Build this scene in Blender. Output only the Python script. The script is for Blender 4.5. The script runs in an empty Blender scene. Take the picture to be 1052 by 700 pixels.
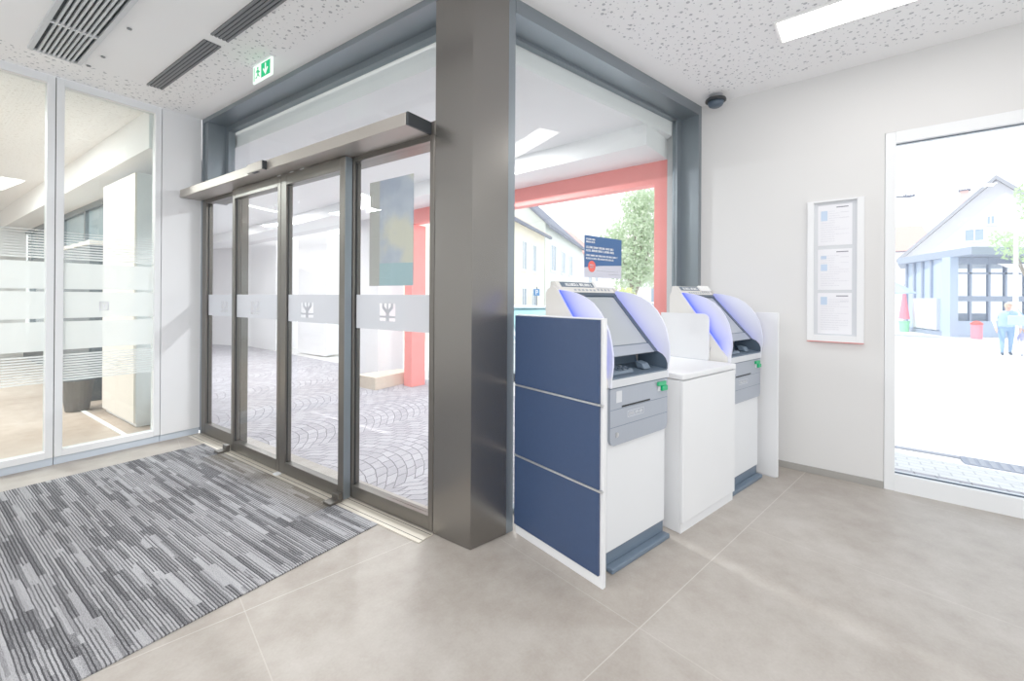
import bpy, bmesh, math, random
from math import sin, cos, radians as R, pi
from mathutils import Vector, Matrix
random.seed(7)
scn = bpy.context.scene
C = scn.collection

# ------------------------------------------------------------------ plan of the place
H = 3.085                      # lobby ceiling height
EYE = 1.35
WALL = {'A': (-34.3, 1.780), 'B': (39.6, 1.910), 'C': (-39.3, 4.083), 'D': (55.7, 4.921)}
def wdir(w): t = R(WALL[w][0]); return (cos(t), sin(t))
def wnrm(w): t = R(WALL[w][0]); return (-sin(t), cos(t))
def meet(a, b):
    n, m = wnrm(a), wnrm(b); ca, cb = WALL[a][1], WALL[b][1]
    D = n[0]*m[1] - n[1]*m[0]
    return ((ca*m[1] - cb*n[1])/D, (n[0]*cb - m[0]*ca)/D)
PAD, PAB, PBC = meet('A', 'D'), meet('A', 'B'), meet('B', 'C')
ORG = {'A': PAD, 'B': PAB, 'C': PBC, 'D': PAD}
def W(w, u, off, z=0.0):       # along wall w, off = outwards from its inner face
    d, n, o = wdir(w), wnrm(w), ORG[w]
    return (o[0]+d[0]*u+n[0]*off, o[1]+d[1]*u+n[1]*off, z)
def ang(w): return R(WALL[w][0])
def at(px, Y, z=0.0):          # plan point seen in column px at depth Y
    return ((px-526)/443.1*Y, Y, z)

# ------------------------------------------------------------------ materials
def lin(c):
    r = []
    for v in c[:3]:
        v = v/255.0
        r.append(v/12.92 if v <= 0.04045 else ((v+0.055)/1.055)**2.4)
    return (r[0], r[1], r[2], 1.0)
class NT:
    def __init__(s, name):
        s.m = bpy.data.materials.new(name); s.m.use_nodes = True
        s.t = s.m.node_tree; s.t.nodes.clear()
        s.out = s.n('ShaderNodeOutputMaterial')
    def n(s, typ, **kw):
        x = s.t.nodes.new(typ)
        for k, v in kw.items(): setattr(x, k, v)
        return x
    def l(s, a, b): s.t.links.new(a, b)
    def val(s, sock, v):
        if hasattr(v, 'is_output'): s.l(v, sock)
        else: sock.default_value = v
    def math(s, op, a, b=None, c=None):
        x = s.n('ShaderNodeMath', operation=op)
        s.val(x.inputs[0], a)
        if b is not None: s.val(x.inputs[1], b)
        if c is not None: s.val(x.inputs[2], c)
        return x.outputs[0]
    def mix(s, f, a, b):
        x = s.n('ShaderNodeMix', data_type='RGBA')
        s.val(x.inputs[0], f); s.val(x.inputs[6], a); s.val(x.inputs[7], b)
        return x.outputs[2]
    def coords(s, w=None, rot=None, org=None):
        """world-position coordinates turned into a plan frame"""
        g = s.n('ShaderNodeNewGeometry').outputs['Position']
        a = R(WALL[w][0]) if w else (rot or 0.0); o = ORG[w] if w else (org or (0, 0))
        m = s.n('ShaderNodeMapping', vector_type='TEXTURE')
        m.inputs['Location'].default_value = (o[0], o[1], 0); m.inputs['Rotation'].default_value = (0, 0, a)
        s.l(g, m.inputs['Vector']); return m.outputs[0]
    def xyz(s, v):
        x = s.n('ShaderNodeSeparateXYZ'); s.l(v, x.inputs[0]); return x.outputs
    def vec(s, x, y, z=0.0):
        c = s.n('ShaderNodeCombineXYZ')
        for i, v in enumerate((x, y, z)): s.val(c.inputs[i], v)
        return c.outputs[0]
    def noise(s, v, scale, detail=2.0, rough=0.5):
        x = s.n('ShaderNodeTexNoise'); s.l(v, x.inputs['Vector'])
        x.inputs['Scale'].default_value = scale; x.inputs['Detail'].default_value = detail; x.inputs['Roughness'].default_value = rough
        return x.outputs['Fac']
    def ramp(s, f, stops, interp='LINEAR'):
        x = s.n('ShaderNodeValToRGB'); cr = x.color_ramp; cr.interpolation = interp
        while len(cr.elements) < len(stops): cr.elements.new(0.5)
        for e, (p, c) in zip(cr.elements, stops): e.position = p; e.color = c
        s.l(f, x.inputs[0]); return x.outputs[0]
    def bsdf(s, col, rough=0.5, metal=0.0, spec=0.5, bump=None, bstr=0.2, bdist=0.01, **kw):
        b = s.n('ShaderNodeBsdfPrincipled')
        s.val(b.inputs['Base Color'], col); s.val(b.inputs['Roughness'], rough); s.val(b.inputs['Metallic'], metal)
        b.inputs['Specular IOR Level'].default_value = spec
        for k, v in kw.items(): s.val(b.inputs[k.replace('_', ' ')], v)
        if bump is not None:
            x = s.n('ShaderNodeBump'); x.inputs['Strength'].default_value = bstr; x.inputs['Distance'].default_value = bdist
            s.l(bump, x.inputs['Height']); s.l(x.outputs[0], b.inputs['Normal'])
        return b
    def done(s, shader): s.l(shader, s.out.inputs[0]); return s.m

def P(name, c, rough=0.5, metal=0.0, spec=0.5, var=0.03, scale=6.0, **kw):
    t = NT(name)
    v = t.n('ShaderNodeTexCoord').outputs['Object']
    f = t.noise(v, scale, 3.0)
    a = lin(c); lo = tuple(max(0, x*(1-var*2)) for x in a[:3])+(1,); hi = tuple(min(1, x*(1+var*2)) for x in a[:3])+(1,)
    return t.done(t.bsdf(t.mix(f, lo, hi), rough, metal, spec, **kw).outputs[0])
def EM(name, c, strength):
    t = NT(name)
    e = t.n('ShaderNodeEmission'); e.inputs[0].default_value = lin(c); e.inputs[1].default_value = strength
    return t.done(e.outputs[0])
def GLASS(name, tint=(250, 252, 252), refl=1.0, ior=1.45):
    t = NT(name)
    tr = t.n('ShaderNodeBsdfTransparent'); tr.inputs[0].default_value = lin(tint)
    gl = t.n('ShaderNodeBsdfGlossy'); gl.inputs['Roughness'].default_value = 0.0
    lw = t.n('ShaderNodeLayerWeight'); lw.inputs[0].default_value = 0.5
    f = t.math('MULTIPLY', t.math('MULTIPLY_ADD', t.math('POWER', lw.outputs['Facing'], 5.0), 0.5, 0.035), refl)
    mx = t.n('ShaderNodeMixShader'); t.l(f, mx.inputs[0]); t.l(tr.outputs[0], mx.inputs[1]); t.l(gl.outputs[0], mx.inputs[2])
    return t.done(mx.outputs[0])
def FILM(name, c, alpha):
    t = NT(name)
    tr = t.n('ShaderNodeBsdfTransparent')
    d = t.n('ShaderNodeBsdfDiffuse'); d.inputs[0].default_value = lin(c)
    tl = t.n('ShaderNodeBsdfTranslucent'); tl.inputs[0].default_value = lin(c)
    m1 = t.n('ShaderNodeMixShader'); m1.inputs[0].default_value = 0.5; t.l(d.outputs[0], m1.inputs[1]); t.l(tl.outputs[0], m1.inputs[2])
    v = t.n('ShaderNodeTexCoord').outputs['Object']
    a = t.math('MULTIPLY_ADD', t.noise(v, 3.0), 0.04, alpha-0.02)
    m2 = t.n('ShaderNodeMixShader'); t.l(a, m2.inputs[0]); t.l(tr.outputs[0], m2.inputs[1]); t.l(m1.outputs[0], m2.inputs[2])
    return t.done(m2.outputs[0])

def mat_floor():
    t = NT('stone_tile_floor')
    v = t.coords(rot=R(42.2), org=W('B', 0.235, -0.885)[:2])
    x, y, z = t.xyz(v)
    n1 = t.noise(v, 1.1, 5.0, 0.6); n2 = t.noise(v, 6.0, 6.0, 0.65); n3 = t.noise(v, 90.0, 2.0)
    s = t.math('ADD', t.math('MULTIPLY', n1, 0.5), t.math('ADD', t.math('MULTIPLY', n2, 0.4), t.math('MULTIPLY', n3, 0.1)))
    col = t.ramp(s, [(0.34, lin((140, 130, 121))), (0.5, lin((163, 155, 147))), (0.68, lin((184, 178, 172)))])
    def joint(c, size):
        f = t.math('FRACT', t.math('DIVIDE', t.math('ADD', c, 40*size), size))
        d = t.math('MINIMUM', f, t.math('SUBTRACT', 1.0, f))
        return t.math('LESS_THAN', t.math('MULTIPLY', d, size), 0.0022)
    jy = joint(y, 1.18); jx = joint(x, 1.18)
    j = t.math('MAXIMUM', jy, t.math('MULTIPLY', jx, 0.5))
    col = t.mix(t.math('MULTIPLY', j, 0.4), col, lin((222, 218, 212)))
    rough = t.math('MULTIPLY_ADD', n2, 0.22, 0.36)
    return t.done(t.bsdf(col, rough, 0, 0.5, bump=n2, bstr=0.04).outputs[0])

def mat_carpet():
    t = NT('striped_entrance_carpet')
    v = t.coords('A'); x, y, z = t.xyz(v)
    wob = t.math('MULTIPLY', t.math('SUBTRACT', t.noise(v, 14.0), 0.5), 0.006)
    yy = t.math('ADD', y, wob)
    def streak(wd, ln, seed):
        r = t.math('FLOOR', t.math('DIVIDE', yy, wd))
        w1 = t.n('ShaderNodeTexWhiteNoise', noise_dimensions='2D'); t.l(t.vec(r, seed), w1.inputs['Vector'])
        sh = t.math('MULTIPLY', w1.outputs['Value'], 5.0)
        c = t.math('FLOOR', t.math('ADD', t.math('DIVIDE', x, ln), sh))
        w2 = t.n('ShaderNodeTexWhiteNoise', noise_dimensions='3D'); t.l(t.vec(r, c, seed), w2.inputs['Vector'])
        return w2.outputs['Value']
    a = streak(0.0115, 0.42, 1.0); b = streak(0.025, 0.36, 2.0); c = streak(0.0125, 0.30, 3.0)
    big = t.noise(t.vec(t.math('MULTIPLY', x, 0.5), t.math('MULTIPLY', y, 1.4)), 1.6, 2.0)
    # loop rows: light ground crossed by dark pin lines, with solid dark and solid light dashes
    pin = t.math('LESS_THAN', t.math('FRACT', t.math('DIVIDE', yy, 0.0125)), 0.42)
    g = t.noise(v, 260.0, 2.0, 0.8)
    bb = t.math('ADD', b, t.math('MULTIPLY', t.math('SUBTRACT', big, 0.5), 0.5))
    dark = t.math('MAXIMUM', t.math('GREATER_THAN', bb, 0.70), t.math('GREATER_THAN', c, 0.86)); light = t.math('LESS_THAN', bb, 0.13)
    line = t.math('MULTIPLY', t.math('MULTIPLY', pin, t.math('SUBTRACT', 1.0, light)), t.math('MULTIPLY_ADD', a, 0.32, 0.22))
    s = t.math('SUBTRACT', t.math('MULTIPLY_ADD', a, 0.14, 0.60), line)
    s = t.math('SUBTRACT', s, t.math('MULTIPLY', dark, 0.26))
    s = t.math('ADD', s, t.math('MULTIPLY', t.math('SUBTRACT', c, 0.5), 0.14))
    s = t.math('ADD', s, t.math('MULTIPLY', t.math('SUBTRACT', g, 0.5), 1.5))
    col = t.ramp(s, [(0.06, lin((56, 56, 60))), (0.32, lin((88, 88, 92))), (0.56, lin((142, 142, 146))), (0.84, lin((178, 178, 182)))])
    # brown-tinted strip right in front of the sliding leaves
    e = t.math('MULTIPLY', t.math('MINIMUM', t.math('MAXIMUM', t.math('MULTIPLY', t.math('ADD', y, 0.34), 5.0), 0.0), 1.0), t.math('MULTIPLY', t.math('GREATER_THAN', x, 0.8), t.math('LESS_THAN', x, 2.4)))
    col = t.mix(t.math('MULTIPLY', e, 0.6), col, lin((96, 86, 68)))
    return t.done(t.bsdf(col, 0.95, 0, 0.1, bump=g, bstr=0.5, bdist=0.004).outputs[0])

def mat_ceiling(name='perforated_plaster_ceiling', hole=(182, 183, 188)):
    t = NT(name)
    g = t.n('ShaderNodeNewGeometry').outputs['Position']; x, y, z = t.xyz(g)
    def dist(w):
        n = wnrm(w); return t.math('SUBTRACT', WALL[w][1], t.math('ADD', t.math('MULTIPLY', x, n[0]), t.math('MULTIPLY', y, n[1])))
    dA, dB, dC = dist('A'), dist('B'), dist('C')
    va = t.xyz(t.coords('A'))
    p2 = t.vec(x, y, 0.0)
    def holes(scale, r0, r1, seed):
        vo = t.n('ShaderNodeTexVoronoi', voronoi_dimensions='2D', feature='F1'); vo.inputs['Scale'].default_value = scale; vo.inputs['Randomness'].default_value = 0.85
        m = t.n('ShaderNodeVectorMath', operation='ADD'); t.l(p2, m.inputs[0]); m.inputs[1].default_value = (seed, seed*0.7, 0); t.l(m.outputs[0], vo.inputs['Vector'])
        r = t.xyz(vo.outputs['Color'])[0]
        rad = t.math('MULTIPLY_ADD', r, r1-r0, r0)
        return t.math('LESS_THAN', vo.outputs['Distance'], rad)
    h = t.math('MAXIMUM', holes(14.5, 0.07, 0.165, 0.0), holes(21.0, 0.04, 0.12, 3.3))
    # plain border along the walls and a plain panel between grille and slot diffusers
    inner = t.math('MULTIPLY', t.math('GREATER_THAN', t.math('MAXIMUM', dA, dB), 0.17), t.math('GREATER_THAN', dC, 0.17))
    # plain only where u > .42 and -1.35 < off < -.45
    pl = t.math('MULTIPLY', t.math('MULTIPLY', t.math('GREATER_THAN', va[0], 0.42), t.math('LESS_THAN', va[0], 3.1)), t.math('MULTIPLY', t.math('LESS_THAN', dA, 1.40), t.math('GREATER_THAN', dA, 0.45)))
    m = t.math('MULTIPLY', t.math('MULTIPLY', h, inner), t.math('SUBTRACT', 1.0, pl))
    nz = t.noise(p2, 2.0, 3.0)
    base = t.mix(nz, lin((245, 245, 246)), lin((250, 250, 251)))
    col = t.mix(m, base, lin(hole))
    return t.done(t.bsdf(col, 0.9, 0, 0.2).outputs[0])

def mat_cobble():
    t = NT('arc_laid_cobbles')
    v = t.coords('A'); x, y, z = t.xyz(v)
    wid = 1.25
    f = t.math('SUBTRACT', t.math('FRACT', t.math('ADD', t.math('DIVIDE', x, wid), 20.0)), 0.5)
    arc = t.math('MULTIPLY', t.math('MULTIPLY', f, f), 1.5)
    n = t.math('MULTIPLY', t.math('SUBTRACT', t.noise(v, 5.0, 2.0), 0.5), 0.05)
    yy = t.math('ADD', t.math('ADD', y, arc), n)
    xx = t.math('ADD', x, t.math('MULTIPLY', t.math('SUBTRACT', t.noise(v, 6.0, 2.0), 0.5), 0.05))
    b = t.n('ShaderNodeTexBrick'); t.l(t.vec(xx, yy), b.inputs['Vector'])
    b.inputs['Scale'].default_value = 1.0; b.inputs['Brick Width'].default_value = 0.125; b.inputs['Row Height'].default_value = 0.095
    b.inputs['Mortar Size'].default_value = 0.0055; b.inputs['Mortar Smooth'].default_value = 0.6
    b.inputs['Color1'].default_value = lin((164, 161, 168)); b.inputs['Color2'].default_value = lin((188, 185, 192)); b.inputs['Mortar'].default_value = lin((124, 120, 126))
    n2 = t.noise(v, 40.0, 4.0)
    col = t.mix(t.math('MULTIPLY', n2, 0.35), b.outputs['Color'], lin((150, 144, 150)))
    h = t.math('SUBTRACT', 1.0, b.outputs['Fac'])
    return t.done(t.bsdf(col, 0.75, 0, 0.3, bump=h, bstr=0.7, bdist=0.02).outputs[0])

def mat_plaza():
    t = NT('pale_plaza_paving')
    v = t.coords('C'); x, y, z = t.xyz(v)
    b = t.n('ShaderNodeTexBrick'); t.l(v, b.inputs['Vector']); b.inputs['Scale'].default_value = 1.0
    b.inputs['Brick Width'].default_value = 0.16; b.inputs['Row Height'].default_value = 0.12; b.inputs['Mortar Size'].default_value = 0.006
    b.inputs['Color1'].default_value = lin((214, 212, 210)); b.inputs['Color2'].default_value = lin((226, 224, 222)); b.inputs['Mortar'].default_value = lin((178, 178, 182))
    n = t.noise(v, 0.6, 4.0)
    col = t.mix(t.math('MULTIPLY', n, 0.4), b.outputs['Color'], lin((236, 234, 230)))
    return t.done(t.bsdf(col, 0.8, 0, 0.3).outputs[0])

def mat_wood_floor():
    t = NT('warm_office_floor')
    v = t.coords('D'); n1 = t.noise(v, 1.3, 4.0); n2 = t.noise(v, 9.0, 5.0)
    s = t.math('ADD', t.math('MULTIPLY', n1, 0.6), t.math('MULTIPLY', n2, 0.4))
    col = t.ramp(s, [(0.3, lin((172, 150, 134))), (0.55, lin((196, 178, 164))), (0.75, lin((214, 202, 192)))])
    return t.done(t.bsdf(col, 0.35, 0, 0.5).outputs[0])

def mat_metal(name, c, rough=0.38, metal=0.75):
    t = NT(name)
    v = t.n('ShaderNodeTexCoord').outputs['Object']; x, y, z = t.xyz(v)
    st = t.noise(t.vec(t.math('MULTIPLY', x, 60.0), t.math('MULTIPLY', y, 60.0), t.math('MULTIPLY', z, 1.0)), 3.0, 3.0)
    a = lin(c)
    col = t.mix(st, tuple(k*0.97 for k in a[:3])+(1,), tuple(min(1, k*1.03) for k in a[:3])+(1,))
    return t.done(t.bsdf(col, t.math('MULTIPLY_ADD', st, 0.04, rough-0.02), metal, 0.5).outputs[0])

M = {}
M['wall'] = P('white_wall_paint', (217, 216, 216), 0.85, 0, 0.25, 0.01, 2.0)
M['panel_white'] = P('white_laminate', (230, 231, 234), 0.42, 0, 0.4, 0.008)
M['frame_white'] = P('white_frame_paint', (232, 234, 237), 0.45, 0, 0.4, 0.01)
M['plinth'] = P('blue_grey_plinth', (192, 203, 216), 0.55, 0, 0.4, 0.02)
M['baseboard'] = P('stone_baseboard', (150, 147, 143), 0.55, 0, 0.4, 0.05, 12)
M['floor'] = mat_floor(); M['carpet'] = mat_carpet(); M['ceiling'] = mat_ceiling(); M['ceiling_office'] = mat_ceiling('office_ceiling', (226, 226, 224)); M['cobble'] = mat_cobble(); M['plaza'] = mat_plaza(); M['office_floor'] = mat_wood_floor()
M['anthracite'] = mat_metal('anodised_bronze_grey', (106, 102, 97), 0.34, 0.8)
M['anthracite_blue'] = mat_metal('anodised_slate_grey', (130, 139, 146), 0.36, 0.7)
M['column'] = P('column_metal', (128, 125, 121), 0.27, 0.9, 0.5, 0.01, 1.0)
M['steel'] = mat_metal('brushed_nickel_cover', (176, 169, 162), 0.46, 0.8)
M['dark'] = P('black_plastic', (38, 42, 46), 0.45, 0, 0.4, 0.05)
M['gasket'] = P('black_gasket', (30, 31, 33), 0.7)
M['alu'] = mat_metal('aluminium', (205, 206, 208), 0.3, 0.8)
M['track'] = mat_metal('pale_floor_track', (212, 204, 190), 0.4, 0.35)
M['glass'] = GLASS('clear_glass'); M['glass_green'] = GLASS('partition_glass', (243, 248, 246), 1.0); M['glass_tint'] = GLASS('window_glass', (247, 250, 252))
M['film'] = FILM('frosted_film', (214, 216, 221), 0.88); M['film_office'] = FILM('frosted_privacy_film', (240, 244, 245), 0.66); M['film_line'] = FILM('frosted_line_film', (238, 242, 244), 0.6)
M['emblem'] = FILM('frosted_sign', (196, 198, 204), 0.9); M['emblem_grey'] = FILM('frosted_sign_pale', (214, 216, 221), 0.9)
M['soffit'] = P('white_soffit', (250, 250, 251), 0.85, 0, 0.2, 0.01)
M['lilac_wall'] = P('pale_arcade_plaster', (236, 234, 236), 0.85, 0, 0.2, 0.015)
M['red'] = P('coral_red_coating', (255, 146, 141), 0.5, 0, 0.3, 0.03)
M['blue_panel'] = P('navy_laminate', (45, 63, 97), 0.42, 0, 0.35, 0.04, 60)
M['machine_white'] = P('machine_white', (226, 228, 232), 0.4, 0, 0.4, 0.006)
M['machine_cream'] = P('machine_shell_white', (222, 219, 214), 0.45, 0, 0.4, 0.01)
M['fascia'] = mat_metal('silver_grey_fascia', (158, 165, 178), 0.42, 0.15)
M['lip'] = P('pale_grey_lip', (206, 209, 215), 0.42, 0, 0.4, 0.01)
M['slate'] = P('slate_grey_plastic', (92, 108, 126), 0.42, 0, 0.4, 0.03)
M['shelf_slate'] = P('shelf_slate', (82, 98, 116), 0.4, 0, 0.4, 0.03)
M['slate_dark'] = P('dark_slate_plastic', (66, 80, 96), 0.4, 0, 0.4, 0.03)
M['screen'] = P('switched_off_screen', (168, 174, 180), 0.12, 0, 0.5, 0.01)
M['led'] = EM('blue_led', (60, 84, 255), 2.2)
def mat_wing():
    # blue LED glow painted into wing colour and emission, fading from the LED line
    t = NT('wing_painted_led_glow'); x, y, z = t.xyz(t.n('ShaderNodeTexCoord').outputs['Object'])
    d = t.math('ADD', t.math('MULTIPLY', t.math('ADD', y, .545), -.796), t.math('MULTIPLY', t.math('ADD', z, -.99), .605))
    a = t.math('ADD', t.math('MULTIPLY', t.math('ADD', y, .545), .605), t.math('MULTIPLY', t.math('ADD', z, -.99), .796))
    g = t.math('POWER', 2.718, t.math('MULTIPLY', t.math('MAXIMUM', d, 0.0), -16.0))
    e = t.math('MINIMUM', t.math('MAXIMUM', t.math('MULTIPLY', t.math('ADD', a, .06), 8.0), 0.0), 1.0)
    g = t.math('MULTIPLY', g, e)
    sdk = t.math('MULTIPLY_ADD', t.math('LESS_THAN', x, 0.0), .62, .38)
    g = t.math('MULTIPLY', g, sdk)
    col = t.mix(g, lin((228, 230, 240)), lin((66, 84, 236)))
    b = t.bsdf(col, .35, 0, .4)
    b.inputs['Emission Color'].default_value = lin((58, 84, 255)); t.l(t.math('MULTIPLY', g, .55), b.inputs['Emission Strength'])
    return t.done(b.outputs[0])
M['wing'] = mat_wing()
M['green'] = P('card_slot_green', (10, 168, 104), 0.35, 0, 0.4, 0.02)
M['lamp'] = EM('lamp_diffuser', (255, 252, 246), 5.0)
M['lamp_soft'] = EM('soffit_lamp_diffuser', (255, 253, 250), 3.0)
M['lamp_housing'] = P('lamp_housing', (236, 236, 236), 0.5)
M['vent'] = mat_metal('vent_grey', (200, 204, 208), 0.5, 0.1)
M['vent_dark'] = P('vent_shadow', (40, 48, 52), 0.8)
M['slot'] = mat_metal('slot_grey', (120, 122, 126), 0.5, 0.3)
M['exit_white'] = EM('exit_sign_white', (236, 255, 244), 1.1)
M['exit_green'] = EM('exit_sign_green', (40, 190, 120), 0.95)
M['paper'] = P('printed_paper', (236, 236, 242), 0.7, 0, 0.2, 0.005)
M['ink'] = P('grey_ink', (206, 206, 216), 0.7); M['ink_dark'] = P('dark_ink', (110, 110, 124), 0.7); M['ink_blue'] = P('blue_ink', (186, 206, 232), 0.7)
M['red_edge'] = P('red_edge', (226, 92, 88), 0.5)
M['poster_blue'] = P('poster_blue', (62, 98, 150), 0.6, 0, 0.3, 0.03); M['poster_grey'] = P('poster_grey', (206, 206, 220), 0.6); M['orange'] = P('badge_orange', (242, 96, 84), 0.55)
M['beige'] = P('beige_laminate', (240, 232, 224), 0.5, 0, 0.4, 0.02)
M['office_dark'] = P('office_dark_grey', (98, 104, 110), 0.5, 0, 0.4, 0.05); M['bin'] = P('waste_bin_grey', (104, 102, 102), 0.5, 0, 0.4, 0.06)
M['slate_glass'] = P('slate_blue_pane', (138, 156, 164), 0.15, 0, 0.5, 0.12, 1.5)
M['cream'] = P('cream_render', (248, 240, 222), 0.85, 0, 0.2, 0.02); M['pale_green'] = P('pale_green_render', (226, 232, 226), 0.85, 0, 0.2, 0.02)
M['white_render'] = P('white_render', (244, 244, 246), 0.85, 0, 0.2, 0.01)
M['roof_pale'] = P('pale_roof_tiles', (222, 220, 224), 0.8, 0, 0.2, 0.05, 20); M['gable_render'] = P('off_white_render', (214, 214, 220), 0.85, 0, 0.2, 0.01); M['roof_slate'] = P('slate_roof', (160, 162, 170), 0.8, 0, 0.2, 0.06, 20)
M['roof_grey'] = P('grey_roof_tiles', (118, 122, 138), 0.8, 0, 0.2, 0.08, 20); M['roof_beige'] = P('beige_roof_tiles', (226, 216, 206), 0.8, 0, 0.2, 0.06, 20); M['roof_red'] = P('red_roof_tiles', (224, 168, 158), 0.8, 0, 0.2, 0.06, 20)
M['pane_far'] = P('far_window_pane', (150, 168, 186), 0.2, 0, 0.5, 0.05); M['frame_far'] = P('far_window_frame', (236, 236, 236), 0.6)
M['brick'] = P('pink_chimney', (226, 190, 184), 0.85)
M['bark'] = P('tree_bark', (150, 142, 132), 0.9, 0, 0.2, 0.1, 20)
def mat_leaf(name, a, b):
    t = NT(name); v = t.n('ShaderNodeTexCoord').outputs['Object']
    col = t.mix(t.noise(v, 2.5, 3.0), lin(a), lin(b))
    d = t.n('ShaderNodeBsdfDiffuse'); t.l(col, d.inputs[0]); tl = t.n('ShaderNodeBsdfTranslucent'); t.l(col, tl.inputs[0])
    m = t.n('ShaderNodeMixShader'); m.inputs[0].default_value = 0.4; t.l(d.outputs[0], m.inputs[1]); t.l(tl.outputs[0], m.inputs[2])
    return t.done(m.outputs[0])
M['leaf'] = mat_leaf('pale_green_leaves', (186, 206, 172), (218, 230, 206)); M['leaf_y'] = mat_leaf('yellow_green_leaves', (206, 214, 140), (226, 232, 180)); M['leaf_w'] = mat_leaf('light_green_leaves', (170, 204, 140), (214, 232, 196))
M['car'] = P('pale_blue_car_paint', (206, 222, 230), 0.2, 0, 0.6, 0.01); M['car_glass'] = P('car_glass', (150, 196, 200), 0.08, 0, 0.6, 0.03); M['tyre'] = P('tyre_rubber', (50, 50, 52), 0.9); M['chrome'] = mat_metal('hubcap', (190, 192, 196), 0.25, 0.9)
M['sign_blue'] = P('traffic_blue', (60, 130, 196), 0.5); M['white'] = P('plain_white', (250, 250, 250), 0.5)
M['pav_blue'] = P('pavilion_pale_blue', (176, 192, 216), 0.5, 0, 0.4, 0.02); M['pav_grey'] = P('pavilion_grey', (140, 152, 174), 0.5, 0, 0.4, 0.02); M['pav_roof'] = P('pavilion_roof', (150, 160, 178), 0.6, 0, 0.3, 0.02)
M['parasol_blue'] = P('parasol_blue', (166, 186, 222), 0.8); M['parasol_red'] = P('parasol_red', (240, 136, 152), 0.8); M['tub'] = P('mint_green_tub', (150, 226, 176), 0.6); M['bin_red'] = P('pink_red_bin', (244, 140, 158), 0.6)
M['skin'] = P('skin', (226, 178, 158), 0.6); M['hair'] = P('fair_hair', (214, 196, 178), 0.8); M['shirt'] = P('light_blue_jacket', (176, 204, 236), 0.8, 0, 0.2, 0.05); M['sleeve'] = P('white_sleeves', (232, 240, 248), 0.8); M['jeans'] = P('blue_jeans', (138, 170, 206), 0.85, 0, 0.2, 0.06); M['shoe'] = P('dark_shoe', (70, 84, 104), 0.7)
M['top_purple'] = P('lilac_top', (176, 176, 222), 0.8); M['hair_o'] = P('ginger_hair', (214, 160, 132), 0.8); M['bag'] = P('pale_blue_bag', (176, 206, 240), 0.7, 0, 0.2, 0.05)
M['drain'] = P('drain_cover_grey', (120, 126, 140), 0.7, 0, 0.2, 0.08, 30); M['kerb'] = P('kerb_stone', (136, 140, 150), 0.8, 0, 0.2, 0.05, 20)
M['kerb_beige'] = P('beige_plinth_stone', (222, 206, 188), 0.8, 0, 0.2, 0.05, 14)
M['fence_green'] = P('grey_green_banner', (168, 194, 186), 0.7)

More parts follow.
